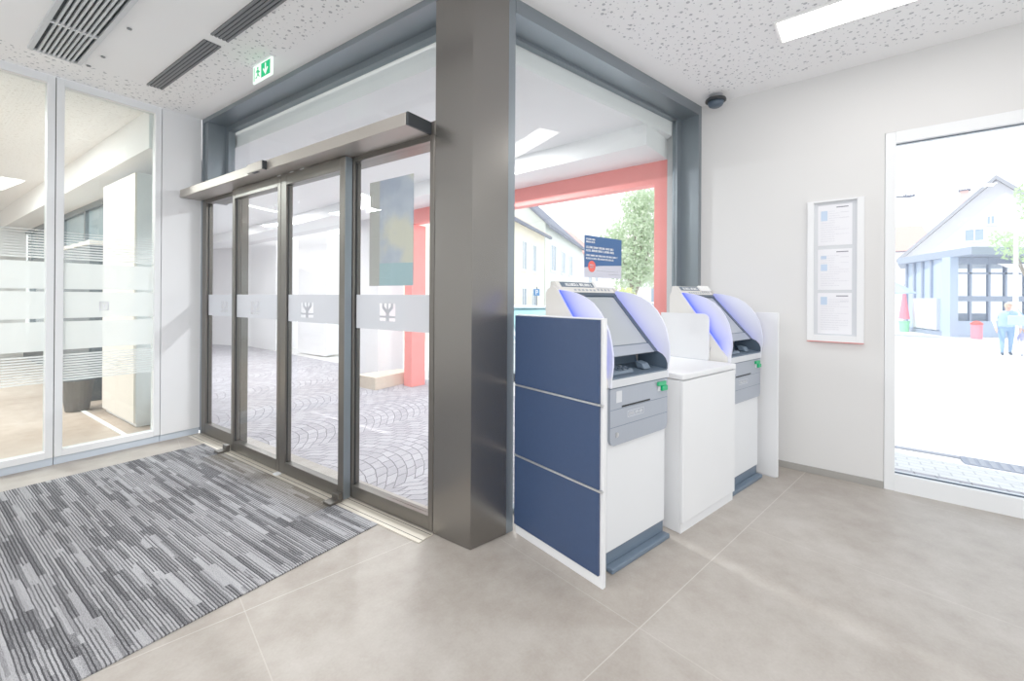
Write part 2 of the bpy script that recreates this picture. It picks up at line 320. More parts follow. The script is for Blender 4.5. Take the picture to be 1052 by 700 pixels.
# ------------------------------------------------------------------ mesh helpers
class MB:
    def __init__(s): s.bm = bmesh.new()
    def box(s, x0, x1, y0, y1, z0, z1, bev=0.0, seg=2, mi=0):
        v = [s.bm.verts.new(p) for p in ((x0,y0,z0),(x1,y0,z0),(x1,y1,z0),(x0,y1,z0),(x0,y0,z1),(x1,y0,z1),(x1,y1,z1),(x0,y1,z1))]
        fs = [s.bm.faces.new([v[i] for i in q]) for q in ((3,2,1,0),(4,5,6,7),(0,1,5,4),(1,2,6,5),(2,3,7,6),(3,0,4,7))]
        for f in fs: f.material_index = mi
        if bev > 0:
            es = set(e for f in fs for e in f.edges)
            bmesh.ops.bevel(s.bm, geom=list(es), offset=bev, segments=seg, affect='EDGES', profile=0.5)
        return s
    def poly(s, pts, vec, mi=0):   # extrude a planar polygon by vec
        a = [s.bm.verts.new(p) for p in pts]; b = [s.bm.verts.new(Vector(p)+Vector(vec)) for p in pts]
        f1 = s.bm.faces.new(a[::-1]); f2 = s.bm.faces.new(b); fs = [f1, f2]; n = len(a)
        for i in range(n): fs.append(s.bm.faces.new((a[i], a[(i+1) % n], b[(i+1) % n], b[i])))
        for f in fs: f.material_index = mi
        return s
    def face(s, pts, mi=0):
        f = s.bm.faces.new([s.bm.verts.new(p) for p in pts]); f.material_index = mi; return s
    def prism_x(s, prof, x0, x1, mi=0):      # profile in (y,z)
        return s.poly([(x0, y, z) for y, z in prof], (x1-x0, 0, 0), mi)
    def prism_y(s, prof, y0, y1, mi=0):      # profile in (x,z)
        return s.poly([(x, y0, z) for x, z in prof], (0, y1-y0, 0), mi)
    def prism_z(s, prof, z0, z1, mi=0):
        return s.poly([(x, y, z0) for x, y in prof], (0, 0, z1-z0), mi)
    def lathe(s, prof, c=(0,0,0), seg=20, axis='Z', mi=0):   # prof: (r,h)
        rings = []
        for r, h in prof:
            ring = []
            for i in range(seg):
                a = 2*pi*i/seg; p = (r*cos(a), r*sin(a), h)
                if axis == 'Y': p = (p[0], p[2], p[1])
                if axis == 'X': p = (p[2], p[0], p[1])
                ring.append(s.bm.verts.new((c[0]+p[0], c[1]+p[1], c[2]+p[2])))
            rings.append(ring)
        for a, b in zip(rings, rings[1:]):
            for i in range(seg): s.bm.faces.new((a[i], a[(i+1) % seg], b[(i+1) % seg], b[i])).material_index = mi
        s.bm.faces.new(rings[0][::-1]).material_index = mi; s.bm.faces.new(rings[-1]).material_index = mi
        return s
    def tube(s, pts, rad, seg=8, mi=0):
        pts = [Vector(p) for p in pts]; rings = []
        for i, p in enumerate(pts):
            d = (pts[min(i+1, len(pts)-1)] - pts[max(i-1, 0)]).normalized()
            a = d.orthogonal().normalized(); b = d.cross(a); r = rad[i] if isinstance(rad, (list, tuple)) else rad
            rings.append([s.bm.verts.new(p + a*r*cos(2*pi*k/seg) + b*r*sin(2*pi*k/seg)) for k in range(seg)])
        for a, b in zip(rings, rings[1:]):
            best = min(range(seg), key=lambda o: (a[0].co-b[o].co).length)
            for k in range(seg): s.bm.faces.new((a[k], a[(k+1) % seg], b[(k+1+best) % seg], b[(k+best) % seg])).material_index = mi
        s.bm.faces.new(rings[0][::-1]); s.bm.faces.new(rings[-1]); return s
    def obj(s, name, mat, parent=None, loc=(0,0,0), rotz=0.0, smooth=False):
        bmesh.ops.recalc_face_normals(s.bm, faces=s.bm.faces[:])
        me = bpy.data.meshes.new(name); s.bm.to_mesh(me); s.bm.free()
        for m in (mat if isinstance(mat, (list, tuple)) else [mat]): me.materials.append(M[m] if isinstance(m, str) else m)
        if smooth:
            for p in me.polygons: p.use_smooth = True
        o = bpy.data.objects.new(name, me); C.objects.link(o); o.location = loc; o.rotation_euler = (0, 0, rotz)
        if parent: o.parent = parent
        return o
def thing(name, label, cat, loc=(0,0,0), rotz=0.0, group=None):
    o = bpy.data.objects.new(name, None); C.objects.link(o); o.empty_display_size = 0.1
    o.location = loc; o.rotation_euler = (0, 0, rotz); o['label'] = label; o['category'] = cat
    if group: o['group'] = group
    return o
def tag(o, label, cat, group=None):
    o['label'] = label; o['category'] = cat
    if group: o['group'] = group
    return o
def struct(o, label=None, cat=None):
    o['kind'] = 'structure'
    if label: o['label'] = label
    if cat: o['category'] = cat
    return o
def sroot(name, label, cat, w, u=0.0, off=0.0, z=0.0):
    o = thing(name, label, cat, W(w, u, off, z), ang(w)); o['kind'] = 'structure'; return o
def dup(root, loc, label):
    r = root.copy(); C.objects.link(r); r.location = loc; r['label'] = label
    for ch in list(root.children):
        c = ch.copy(); C.objects.link(c); c.parent = r
        for g in ch.children:
            d = g.copy(); C.objects.link(d); d.parent = c
    return r
def glyphs(mb, x0, x1, z, h, y, t=0.0015, dens=1.0, word=(3, 7)):
    """a line of tiny upright letter-like strokes on a face whose normal is -y"""
    x = x0; k = 0
    while x < x1-h*0.5:
        n = random.randint(*word)
        for _ in range(n):
            if x > x1-h*0.5: break
            w = h*random.choice((0.45, 0.55, 0.6))
            c = random.randint(0, 3)
            s = h*0.17
            if c in (0, 1, 3): mb.box(x, x+s, y-t, y, z, z+h)
            if c in (0, 2): mb.box(x, x+w, y-t, y, z+h-s, z+h)
            if c in (1, 2): mb.box(x, x+w, y-t, y, z, z+s)
            if c in (0, 3): mb.box(x+w-s, x+w, y-t, y, z, z+h*0.9)
            if c == 2: mb.box(x+w*0.4, x+w*0.4+s, y-t, y, z, z+h)
            x += w+h*0.18
        x += h*0.45

# ------------------------------------------------------------------ room shell
BACK = -2.2
def lineY(w, y):               # where wall line reaches y
    d, o = wdir(w), ORG[w]; t = (y-o[1])/d[1]; return (o[0]+d[0]*t, y)
DE, CE = lineY('D', BACK), lineY('C', BACK)
lobby = [PAD, PAB, PBC, CE, DE]
struct(MB().prism_z([W('A', -0.0, .22)[:2], W('A', 3.3, .22)[:2], W('B', .3, .2)[:2], W('B', 2.5, .2)[:2], W('C', 0.1, .1)[:2], W('C', 4.5, .1)[:2], CE, DE], -0.12, 0.0).obj('floor', 'floor'), 'large pale beige stone floor tiles of the lobby', 'floor')
struct(MB().prism_z([PAD, PAB, PBC, CE, DE], H, H+0.35).obj('ceiling', 'ceiling'), 'white perforated plaster ceiling of the lobby', 'ceiling')
wb = thing('window_9', 'added wide glazing behind the camera letting in fill light', 'window', (0, BACK, 0), 0); wb['kind'] = 'structure'  # unseen glazed front, added so sky light from below lifts the ceiling
f = MB(); f.box(DE[0]-.2, CE[0]+.2, -.1, 0, 0, .12); f.box(DE[0]-.2, CE[0]+.2, -.1, 0, H-.12, H)
k = DE[0]
while k < CE[0]+.2: f.box(k, k+.07, -.1, 0, .12, H-.12); k += 2.0
f.obj('frame', 'frame_white', wb)
MB().box(DE[0], CE[0]+.1, -.05, -.045, .12, H-.12).obj('pane', 'glass', wb)

# --- wall D: white panel, glazed partition
wl = sroot('wall_left', 'white panel between the glass partition and the sliding door frame', 'wall', 'D')
MB().box(-0.314, -0.003, 0.0, 0.1, 0.062, H).obj('wall_panel', 'panel_white', wl)
MB().box(-0.314, -0.003, 0.012, 0.09, 0.0, 0.06).obj('plinth', 'plinth', wl)
def partition(idx, u0, u1, label):
    r = sroot('window_%d' % idx, label, 'glass partition', 'D')
    g = 0.003
    a, b = u0+g, u1-g
    sw = 0.046
    f = MB()
    f.box(a, a+sw, 0, .08, .062, H-.004, .004); f.box(b-sw, b, 0, .08, .062, H-.004, .004)
    f.box(a+sw, b-sw, 0, .08, H-.062, H-.004); f.box(a+sw, b-sw, 0, .08, .062, .112)
    f.obj('frame', 'frame_white', r)
    MB().box(a+sw, b-sw, .036, .044, .112, H-.062).obj('pane', 'glass_green', r)
    MB().box(a, b, .012, .07, 0, .06).obj('plinth', 'plinth', r)
    MB().box(a-g-.002, a+.001, .01, .05, .062, H-.004).obj('joint', 'gasket', r)
    s = MB(); x0, x1, y0, y1 = a+sw, b-sw, .0325, .0355
    for z0, z1 in ((1.400, 1.612), (1.164, 1.377), (.909, 1.137)): s.box(x0, x1, y0, y1, z0, z1)
    fo = s.obj('privacy_film', 'film_office', r)
    s = MB()
    for i in range(11): z = .655+i*.0205; s.box(x0, x1, y0, y1, z, z+.0125)
    for i in range(11): z = 1.640+i*.0215; s.box(x0, x1, y0, y1, z, z+.0125*(1-.07*i))
    s.obj('film_lines', 'film_line', fo)
    return r
p2 = partition(2, -0.998, -0.316, 'right glazed partition panel with frosted stripes beside the white wall panel')
p1 = partition(1, -1.680, -0.998, 'left glazed partition panel with frosted stripes at the photo edge')
partition(8, -2.362, -1.680, 'glazed partition panel with frosted stripes outside the left photo edge')
# small cut-out mark in the film of the right-hand panel
k = MB(); kx = -0.70
k.box(kx-.03, kx+.03, .0305, .0323, 1.225, 1.232); k.box(kx-.03, kx+.03, .0305, .0323, 1.288, 1.295)
for dx in (-.03, .023): k.box(kx+dx, kx+dx+.007, .0305, .0323, 1.225, 1.295)
k.prism_y([(kx-.018, 1.28), (kx-.008, 1.28), (kx+.002, 1.25), (kx+.012, 1.28), (kx+.02, 1.28), (kx+.005, 1.238), (kx-.002, 1.238)], .0305, .0323)
k.obj('film_emblem', 'ink', p2)
MB().prism_z([W('D', -2.362, .1)[:2], W('D', -2.362, 0)[:2], DE, (DE[0]-.1, DE[1]+.06)], 0, H).obj('wall_left_rear', 'wall')
struct(bpy.data.objects['wall_left_rear'], 'white wall left of the glazed partition outside the photo', 'wall')

# --- office behind the partition
def A2(u, o): return W('A', u, o)[:2]
struct(MB().prism_z([W('D', 0, .0)[:2], A2(-9, 0), A2(-9, -6.5), W('D', -6, .1)[:2], W('D', -6, 0)[:2]], -0.12, -0.002).obj('floor_office', 'office_floor'), 'warm beige brown floor of the office behind the glass', 'floor')
struct(MB().prism_z([W('D', 0, .1)[:2], A2(-9, 0.3), A2(-9, -6.5), W('D', -6, .1)[:2]], H, H+.35).obj('ceiling_office', 'ceiling_office'), 'white ceiling of the office behind the glass', 'ceiling')
ofc = sroot('wall_office', 'office facade with white bulkhead, dark window frames and low parapet', 'wall', 'A')
MB().box(-9, -.12, -.38, .0, 2.72, H, .004).obj('bulkhead', 'soffit', ofc)
f = MB()
for u in (-8.4, -7.0, -5.6, -4.2, -2.9, -1.5, -.16): f.box(u-.04, u+.04, -.02, .06, .45, 2.72)
f.box(-9, -.12, -.02, .06, .42, .52); f.box(-9, -.12, -.02, .06, 1.98, 2.08); f.box(-9, -.12, -.02, .06, 2.64, 2.72)
f.obj('frame', 'anthracite_blue', ofc)
MB().box(-9, -.12, .02, .03, 2.08, 2.64).obj('upper_pane', 'slate_glass', ofc)
MB().box(-9, -.12, .02, .03, .52, 1.98).obj('lower_pane', 'glass_tint', ofc)
MB().box(-9, -.12, -.03, .06, 0, .42).obj('parapet', 'office_dark', ofc)
struct(MB().prism_z([A2(-9, 0), A2(-9.15, 0), A2(-9.15, -6.5), A2(-9, -6.5)], 0, H).obj('wall_office_left', 'wall'), 'white end wall of the office', 'wall')
struct(MB().prism_z([A2(-9, -6.5), A2(-9, -6.65), (W('D', -6, .1)[0], W('D', -6, .1)[1]-.2), W('D', -6, .1)[:2]], 0, H).obj('wall_office_rear', 'wall'), 'white rear wall of the office', 'wall')
t = thing('tall_cabinet', 'tall beige white office cabinet standing behind the right glass partition panel', 'cabinet', W('A', -1.27, -.17), ang('A'))
MB().box(-.55, .55, -.135, .13, .04, 2.61, .003).obj('carcass', 'panel_white', t)
for i in (0, 1): MB().box(-.548+i*.549, -.002+i*.549, -.152, -.136, .05, 2.605, .002).obj('door', 'beige', t)
MB().box(-.53, .53, -.12, .12, 0, .04).obj('plinth', 'frame_white', t)
t = thing('cupboard', 'dark grey office cupboard with a beige top board beside the tall cabinet', 'cupboard', W('A', -3.35, -.16), ang('A'))
MB().box(-.75, .75, -.10, .12, .0, 2.0, .004).obj('carcass', 'office_dark', t)
for i in (0, 1): MB().box(-.745+i*.748, -.003+i*.748, -.118, -.101, .06, 1.99, .002).obj('door', 'office_dark', t)
MB().box(-.78, .78, -.13, .13, 2.0, 2.05, .004).obj('top_board', 'beige', t)
t = thing('waste_bin', 'dark grey tapered waste bin on the office floor beside the tall cabinet', 'bin', W('A', -2.13, -.47), ang('A'))
bm_ = MB(); prof = [(.10, 0), (.105, .01), (.15, .36), (.155, .37), (.14, .37), (.095, .02)]
bm_.lathe(prof, seg=24); bm_.obj('tub', 'bin', t, smooth=False)
MB().lathe([(.152, .362), (.16, .362), (.16, .378), (.152, .378)], seg=24).obj('rim', 'office_dark', t)
tag(MB().box(-3.6, 0, -.02, .02, 0, .006).obj('floor_strip', 'white', None, W('A', -.35, -.44), ang('A')), 'thin white strip running across the office floor behind the glass', 'floor strip')

# --- A: portal lining, transom, header
ln = sroot('trim_1', 'grey metal lining around the sliding door portal', 'door lining', 'A')
MB().box(0.0, .03, 0, .22, 2.28, H).box(0, .03, 0, .065, 0, 2.28).box(.03, .11, .012, .22, 2.36, H-.03).obj('jamb', 'anthracite_blue', ln)
MB().box(0.03, 3.2, 0, .22, 3.045, H).obj('head_beam', 'anthracite_blue', ln)
MB().box(0.03, 3.17, 0.0, .2, 2.28, 2.36, .003).obj('header', 'anthracite', ln)
w3 = sroot('window_3', 'wide transom window above the sliding doors', 'window', 'A')
f = MB(); f.box(.11, .165, .17, .23, 2.36, 3.045); f.box(3.14, 3.2, .17, .23, 2.36, 3.045); f.box(.165, 3.14, .17, .23, 2.995, 3.045); f.box(.165, 3.14, .17, .23, 2.36, 2.40)
f.obj('frame', 'anthracite_blue', w3); MB().box(.165, 3.14, .196, .204, 2.40, 2.995).obj('pane', 'glass', w3)
def leaf(name, label, cat, u0, u1, y0, y1, zt, rail, sl, sr, film=None, emblem=None, thing_kind='structure', topr=.085, em='emblem'):
    r = sroot(name, label, cat, 'A')
    f = MB(); b = .003
    f.box(u0, u0+sl, y0, y1, .012, zt, b); f.box(u1-sr, u1, y0, y1, .012, zt, b)
    f.box(u0+sl, u1-sr, y0, y1, .012, rail, b); f.box(u0+sl, u1-sr, y0, y1, zt-topr, zt, b)
    f.obj('frame', 'anthracite', r)
    ym = (y0+y1)/2
    MB().box(u0+sl, u1-sr, ym-.004, ym+.004, rail, zt-topr).obj('pane', 'glass', r)
    if name == 'door_2': MB().box(u1-.001, u1+.0035, y0+.002, y1, .014, zt-.002).obj('end_profile', 'anthracite_blue', r)
    g = MB()
    for x in (u0+sl, u1-sr-.006): g.box(x, x+.006, ym-.012, ym-.004, rail, zt-topr)
    g.obj('gasket', 'gasket', r)
    if film:
        q = MB(); ya, yb = ym-.0065, ym-.0045; e0, e1, z0, z1 = emblem; w = e1-e0; h = z1-z0
        q.box(u0+sl, e0, ya, yb, film[0], film[1]); q.box(e1, u1-sr, ya, yb, film[0], film[1])
        q.box(e0, e1, ya, yb, film[0], z0); q.box(e0, e1, ya, yb, z1, film[1])
        q.obj('film_band', 'film', r)
        # square left clear in the film, crossed by a frosted sign: joined arms over a bar
        g = MB(); X = lambda a: e0+w*a; Z = lambda a: z0+h*a
        g.box(X(0), X(1), ya, yb, Z(.19), Z(.30)); g.box(X(.40), X(.60), ya, yb, Z(0), Z(.19)); g.box(X(.40), X(.60), ya, yb, Z(.30), Z(.45))
        for m_ in (lambda a: a, lambda a: 1-a):
            g.prism_y([(X(m_(a)), Z(b)) for a, b in ((.15, 1), (.28, 1), (.28, .84), (.45, .66), (.5, .60), (.5, .45), (.40, .45), (.15, .74))], ya, yb)
        g.prism_y([(X(.45), Z(1)), (X(.55), Z(1)), (X(.55), Z(.66)), (X(.5), Z(.60)), (X(.45), Z(.66))], ya, yb)
        g.obj('emblem', em, r)
    return r
leaf('window_4', 'narrow fixed glass sidelight left of the sliding leaves', 'window', .03, .84, .0, .06, 2.28, .115, .085, .04, (1.165, 1.364), (.40, .53, 1.20, 1.305), topr=.03, em='emblem_grey')
leaf('window_5', 'fixed glass sidelight right of the sliding leaves beside the corner column', 'window', 2.372, 3.165, .0, .06, 2.28, .094, .05, .036, (1.142, 1.365), (2.667, 2.815, 1.198, 1.309), topr=.03)
d1 = leaf('door_1', 'left sliding glass door leaf', 'sliding door', .80, 1.603, -.058, -.006, 2.278, .098, .045, .045, (1.170, 1.364), (1.10, 1.25, 1.20, 1.307), em='emblem_grey')
d2 = leaf('door_2', 'right sliding glass door leaf with white emblem', 'sliding door', 1.608, 2.41, -.058, -.006, 2.278, .098, .075, .06, (1.164, 1.364), (1.861, 2.02, 1.198, 1.307))
# floor track, guides
t = thing('floor_track', 'pale metal floor track running under the sliding glass doors', 'floor track', W('A', 1.6, -.055), ang('A'))
MB().box(-1.56, 1.575, -.055, .055, 0.0, .006, .001).obj('rail', 'track', t)
MB().box(-1.56, 1.575, -.030, -.026, .0062, .0068).box(-1.56, 1.575, .036, .040, .0062, .0068).obj('groove', 'gasket', t)
for u0, lab in ((2.335, 'dark metal floor guide block at the right edge of the right sliding leaf'), (.725, 'dark metal floor guide block at the left edge of the left sliding leaf')):
    t = thing('floor_guide', lab, 'floor guide', W('A', u0+.04, -.105), ang('A'), 'floor guides of the sliding doors')
    MB().box(-.04, .04, -.05, .04, .007, .024, .003).obj('base_block', 'anthracite', t)
    MB().box(-.036, .036, .012, .044, .024, .06, .003).obj('upright', 'anthracite', t)
tag(MB().box(-.025, .025, -.02, .02, .0, .012, .003).obj('door_stop', 'frame_white', None, W('A', 1.63, -.085, .0065), ang('A')), 'small white floor stop where the two sliding leaves meet', 'door stop')
# operator
t = thing('door_operator', 'brushed metal automatic door operator beam above the sliding glass doors', 'door operator', W('A', 1.57, -.08, 2.284), ang('A'))
MB().box(-1.565, 1.555, -.10, .078, 0, .071, .003).obj('cover', 'steel', t)
MB().box(1.556, 1.573, -.10, .078, 0, .071, .002).obj('end_cap', 'dark', t)
sn = MB().box(-.17, .062, -.134, -.101, -.004, .063, .004).obj('motion_sensor', 'steel', t)
MB().box(.063, .073, -.133, -.101, -.003, .062, .002).obj('sensor_cap', 'dark', sn)
MB().box(-.10, -.02, -.128, -.106, -.008, -.0045, .001).obj('sensor_lens', 'dark', sn)
for x in (-.02, .16, .30): MB().box(x, x+.05, .02, .045, -.012, -.0005, .003).obj('ceiling_clip', 'alu', t)

# --- corner column
t = sroot('trim_2', 'tall grey metal corner column between door wall and window wall', 'column', 'A', 3.454, 0)
org = Vector(W('A', 3.454, 0)); inv = Matrix.Rotation(-ang('A'), 4, 'Z')
def loc2(p): q = inv @ (Vector((p[0], p[1], 0))-org); return (q.x, q.y)
MB().prism_z([loc2(W('A', 3.228, 0)), loc2(PAB), loc2(W('B', .245, 0)), loc2(W('B', .245, .22)), loc2(W('A', 3.228, .22))], 0.004, H).obj('core', 'column', t)
MB().prism_z([loc2(W('A', 3.168, .004)), loc2(W('A', 3.224, .004)), loc2(W('A', 3.224, .22)), loc2(W('A', 3.168, .22))], 0.004, H).obj('edge_profile', 'column', t)
MB().prism_z([loc2(W('B', .249, .004)), loc2(W('B', .298, .004)), loc2(W('B', .298, .2)), loc2(W('B', .249, .2))], 0.004, H).obj('edge_profile', 'anthracite_blue', t)
# --- B window
w6 = sroot('window_6', 'large window in grey metal lining behind the terminals', 'window', 'B')
MB().box(.298, 2.53, 0, .2, 3.0, H).box(2.434, 2.53, 0, .2, 0, 3.0).obj('lining', 'anthracite_blue', w6)
f = MB(); f.box(.298, .36, .165, .215, 0, 3.0); f.box(2.365, 2.434, .165, .215, 0, 3.0); f.box(.36, 2.365, .165, .215, 2.98, 3.0); f.box(.36, 2.365, .165, .215, 0, .03)
f.obj('frame', 'anthracite_blue', w6)
MB().box(.36, 2.365, .186, .194, .03, 2.98).obj('pane', 'glass', w6)
# --- wall C
wr = sroot('wall_right', 'white wall right of the terminals with the notice frame', 'wall', 'C')
TH = .26
MB().box(-.03, 1.252, 0, TH, 0, H).box(1.252, 3.3, 0, TH, 2.545, H).box(3.3, 9.6, 0, TH, 0, H).box(-.307, -.03, .0, TH, 0, H).obj('wall_plaster', 'wall', wr)
struct(MB().box(0.02, 1.252, -.012, 0, 0, .052, .002).obj('baseboard_right', 'baseboard', None, W('C', 0, 0), ang('C')), 'low grey baseboard along the white right wall', 'baseboard')
w7 = sroot('window_7', 'tall white framed window to the sunny plaza on the right', 'window', 'C')
f = MB(); f.box(1.254, 1.312, -.004, .10, .0, 2.543, .003); f.box(3.24, 3.298, -.004, .10, 0, 2.543, .003); f.box(1.312, 3.24, -.004, .10, 2.465, 2.543); f.box(1.312, 3.24, -.004, .10, 0, .118)
f.obj('frame', 'frame_white', w7)
MB().box(1.312, 3.24, .05, .058, .118, 2.465).obj('pane', 'glass_tint', w7)
MB().box(1.312, 3.24, .034, .049, .118, .126).box(1.312, 3.24, .034, .049, 2.459, 2.465).obj('gasket', 'slate_dark', w7)

# ------------------------------------------------------------------ lobby things
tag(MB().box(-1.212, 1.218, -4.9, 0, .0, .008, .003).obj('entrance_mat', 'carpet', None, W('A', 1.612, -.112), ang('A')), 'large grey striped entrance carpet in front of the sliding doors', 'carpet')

# ceiling grille
t = thing('air_vent', 'large rectangular ceiling vent grille with dark slots above the carpet', 'ceiling vent', W('A', 1.15, -1.076, H-.022), ang('A'))
L0, L1, Wd = -.71, .71, .135
MB().box(L0+.02, L1-.02, -Wd+.02, Wd-.02, .016, .0215).obj('backing', 'vent_dark', t)
f = MB(); f.box(L0, L1, -Wd, -Wd+.026, 0, .021, .002); f.box(L0, L1, Wd-.026, Wd, 0, .021, .002); f.box(L0, L0+.018, -Wd+.026, Wd-.026, 0, .021); f.box(L1-.018, L1, -Wd+.026, Wd-.026, 0, .021)
f.box(-.16, -.135, -Wd+.026, Wd-.026, 0, .021); f.obj('frame', 'vent', t)
n = 9; sp = (2*Wd-.052)/n
for i in range(n-1):
    y = -Wd+.026+sp*(i+1)
    MB().box(L0+.018, L1-.018, y-.0055, y+.0055, .001, .015).obj('slat', 'vent', t)
for u0, u1, lab in ((.452, 1.56, 'lower left slim grey ceiling slot diffuser beside the vent grille'), (1.665, 3.1, 'slim grey ceiling slot diffuser cut by the upper photo edge')):
    t = thing('slot_diffuser', lab, 'ceiling vent', W('A', (u0+u1)/2, -.505, H-.010), ang('A'), 'slim slot diffusers in the ceiling')
    h = (u1-u0)/2
    MB().box(-h+.002, h-.002, -.052, .052, .004, .0095).obj('backing', 'vent_dark', t)
    for y in (-.052, -.029, -.007, .015, .038): MB().box(-h, h, y, y+.014, 0, .009).obj('bar', 'slot', t)
for u, o in ((1.287, -.876), (.699, -.875), (.441, -.90)):
    tag(MB().lathe([(.013, 0), (.013, .006), (.006, .007)], seg=14).obj('ceiling_nozzle', 'slot', None, W('A', u, o, H-.0075), ang('A')), 'tiny round grey nozzle in the plain ceiling panel beside the vent grille', 'ceiling nozzle', 'ceiling nozzles')

# exit sign
t = thing('exit_sign', 'glowing green emergency exit sign hanging from the ceiling before the doors', 'exit sign', W('A', 1.613, -.2, 2.945), ang('A'))
MB().box(-.138, .138, -.006, .006, 0, .128, .002).obj('light_plate', 'exit_white', t)
MB().box(-.142, .142, -.02, .02, .128, .139, .002).obj('mount', 'frame_white', t)
g = MB(); g.box(-.012, .118, -.0075, -.0062, .014, .116); g.obj('green_field', 'exit_green', t)
a = MB(); a.box(.047, .059, -.009, -.0077, .03, .104)
a.prism_y([(.018, .066), (.030, .072), (.053, .040), (.076, .072), (.088, .066), (.053, .022)], -.009, -.0077); a.obj('arrow', 'exit_white', t)
m = MB(); m.lathe([(.0095, -.0075), (.0095, -.0062)], (-.062, 0, .100), 12, 'Y')
m.prism_y([(-.075, .088), (-.055, .090), (-.050, .058), (-.068, .056)], -.0075, -.0062)
m.prism_y([(-.068, .058), (-.055, .058), (-.035, .034), (-.040, .028), (-.062, .048)], -.0075, -.0062)
m.prism_y([(-.068, .056), (-.060, .050), (-.076, .030), (-.095, .028), (-.095, .036), (-.081, .038)], -.0075, -.0062)
m.prism_y([(-.055, .088), (-.040, .070), (-.030, .074), (-.030, .066), (-.043, .060), (-.058, .076)], -.0075, -.0062)
m.prism_y([(-.075, .088), (-.092, .074), (-.088, .068), (-.072, .078)], -.0075, -.0062)
m.box(-.120, -.112, -.0075, -.0062, .014, .116); m.obj('running_figure', 'exit_green', t)

# dome camera
cp = (1.72, 3.66, H-.108)
t = thing('dome_camera', 'small dark dome security camera under the ceiling near the window corner', 'camera', cp, 0)
MB().lathe([(.055, .104), (.055, .108)], seg=20).lathe([(.012, .07), (.012, .104)], seg=12).obj('mount', 'lip', t, smooth=False)
MB().lathe([(.05, .075), (.078, .07), (.082, .062), (.082, .052), (.07, .047)], seg=28).obj('housing', 'dark', t)
MB().lathe([(.062, .0465), (.061, .03), (.052, .014), (.035, .004), (.012, .0)], seg=28).obj('dome', 'slate_dark', t, smooth=True)

# ceiling lamps: one in view, the rest added out of view as fill light
def lamp(u, o, lab, watts=9):
    t = thing('ceiling_light', lab, 'ceiling light', W('C', u, o, H-.02), ang('C'), None)
    MB().box(-.64, .64, -.135, .135, .004, .0195, .002).obj('housing', 'lamp_housing', t)
    MB().box(-.62, .62, -.122, .122, 0, .004).obj('diffuser', 'lamp', t)
    ld = bpy.data.lights.new('lamp_light', 'AREA'); ld.shape = 'RECTANGLE'; ld.size = 1.24; ld.size_y = .24; ld.energy = watts; ld.color = (1, .985, .965)
    lo = bpy.data.objects.new('lamp_light', ld); C.objects.link(lo); lo.parent = t; lo.location = (0, 0, -.004)
lamp(1.335, -.845, 'bright rectangular ceiling light near the right wall', 5)
for u, o, lab, wt in ((4.2, -.9, 'added ceiling light behind the right side of the camera along the right wall', 5), (1.4, -3.0, 'added ceiling light overhead just in front of the camera', 14), (4.2, -3.2, 'added ceiling light behind the camera to the right', 7), (-.6, -5.0, 'added ceiling light behind the camera above the carpet end', 42), (2.0, -5.2, 'added ceiling light behind the camera in the middle', 16), (-1.6, -6.6, 'added ceiling light far behind the camera to the left', 30)):
    lamp(u, o, lab, wt)

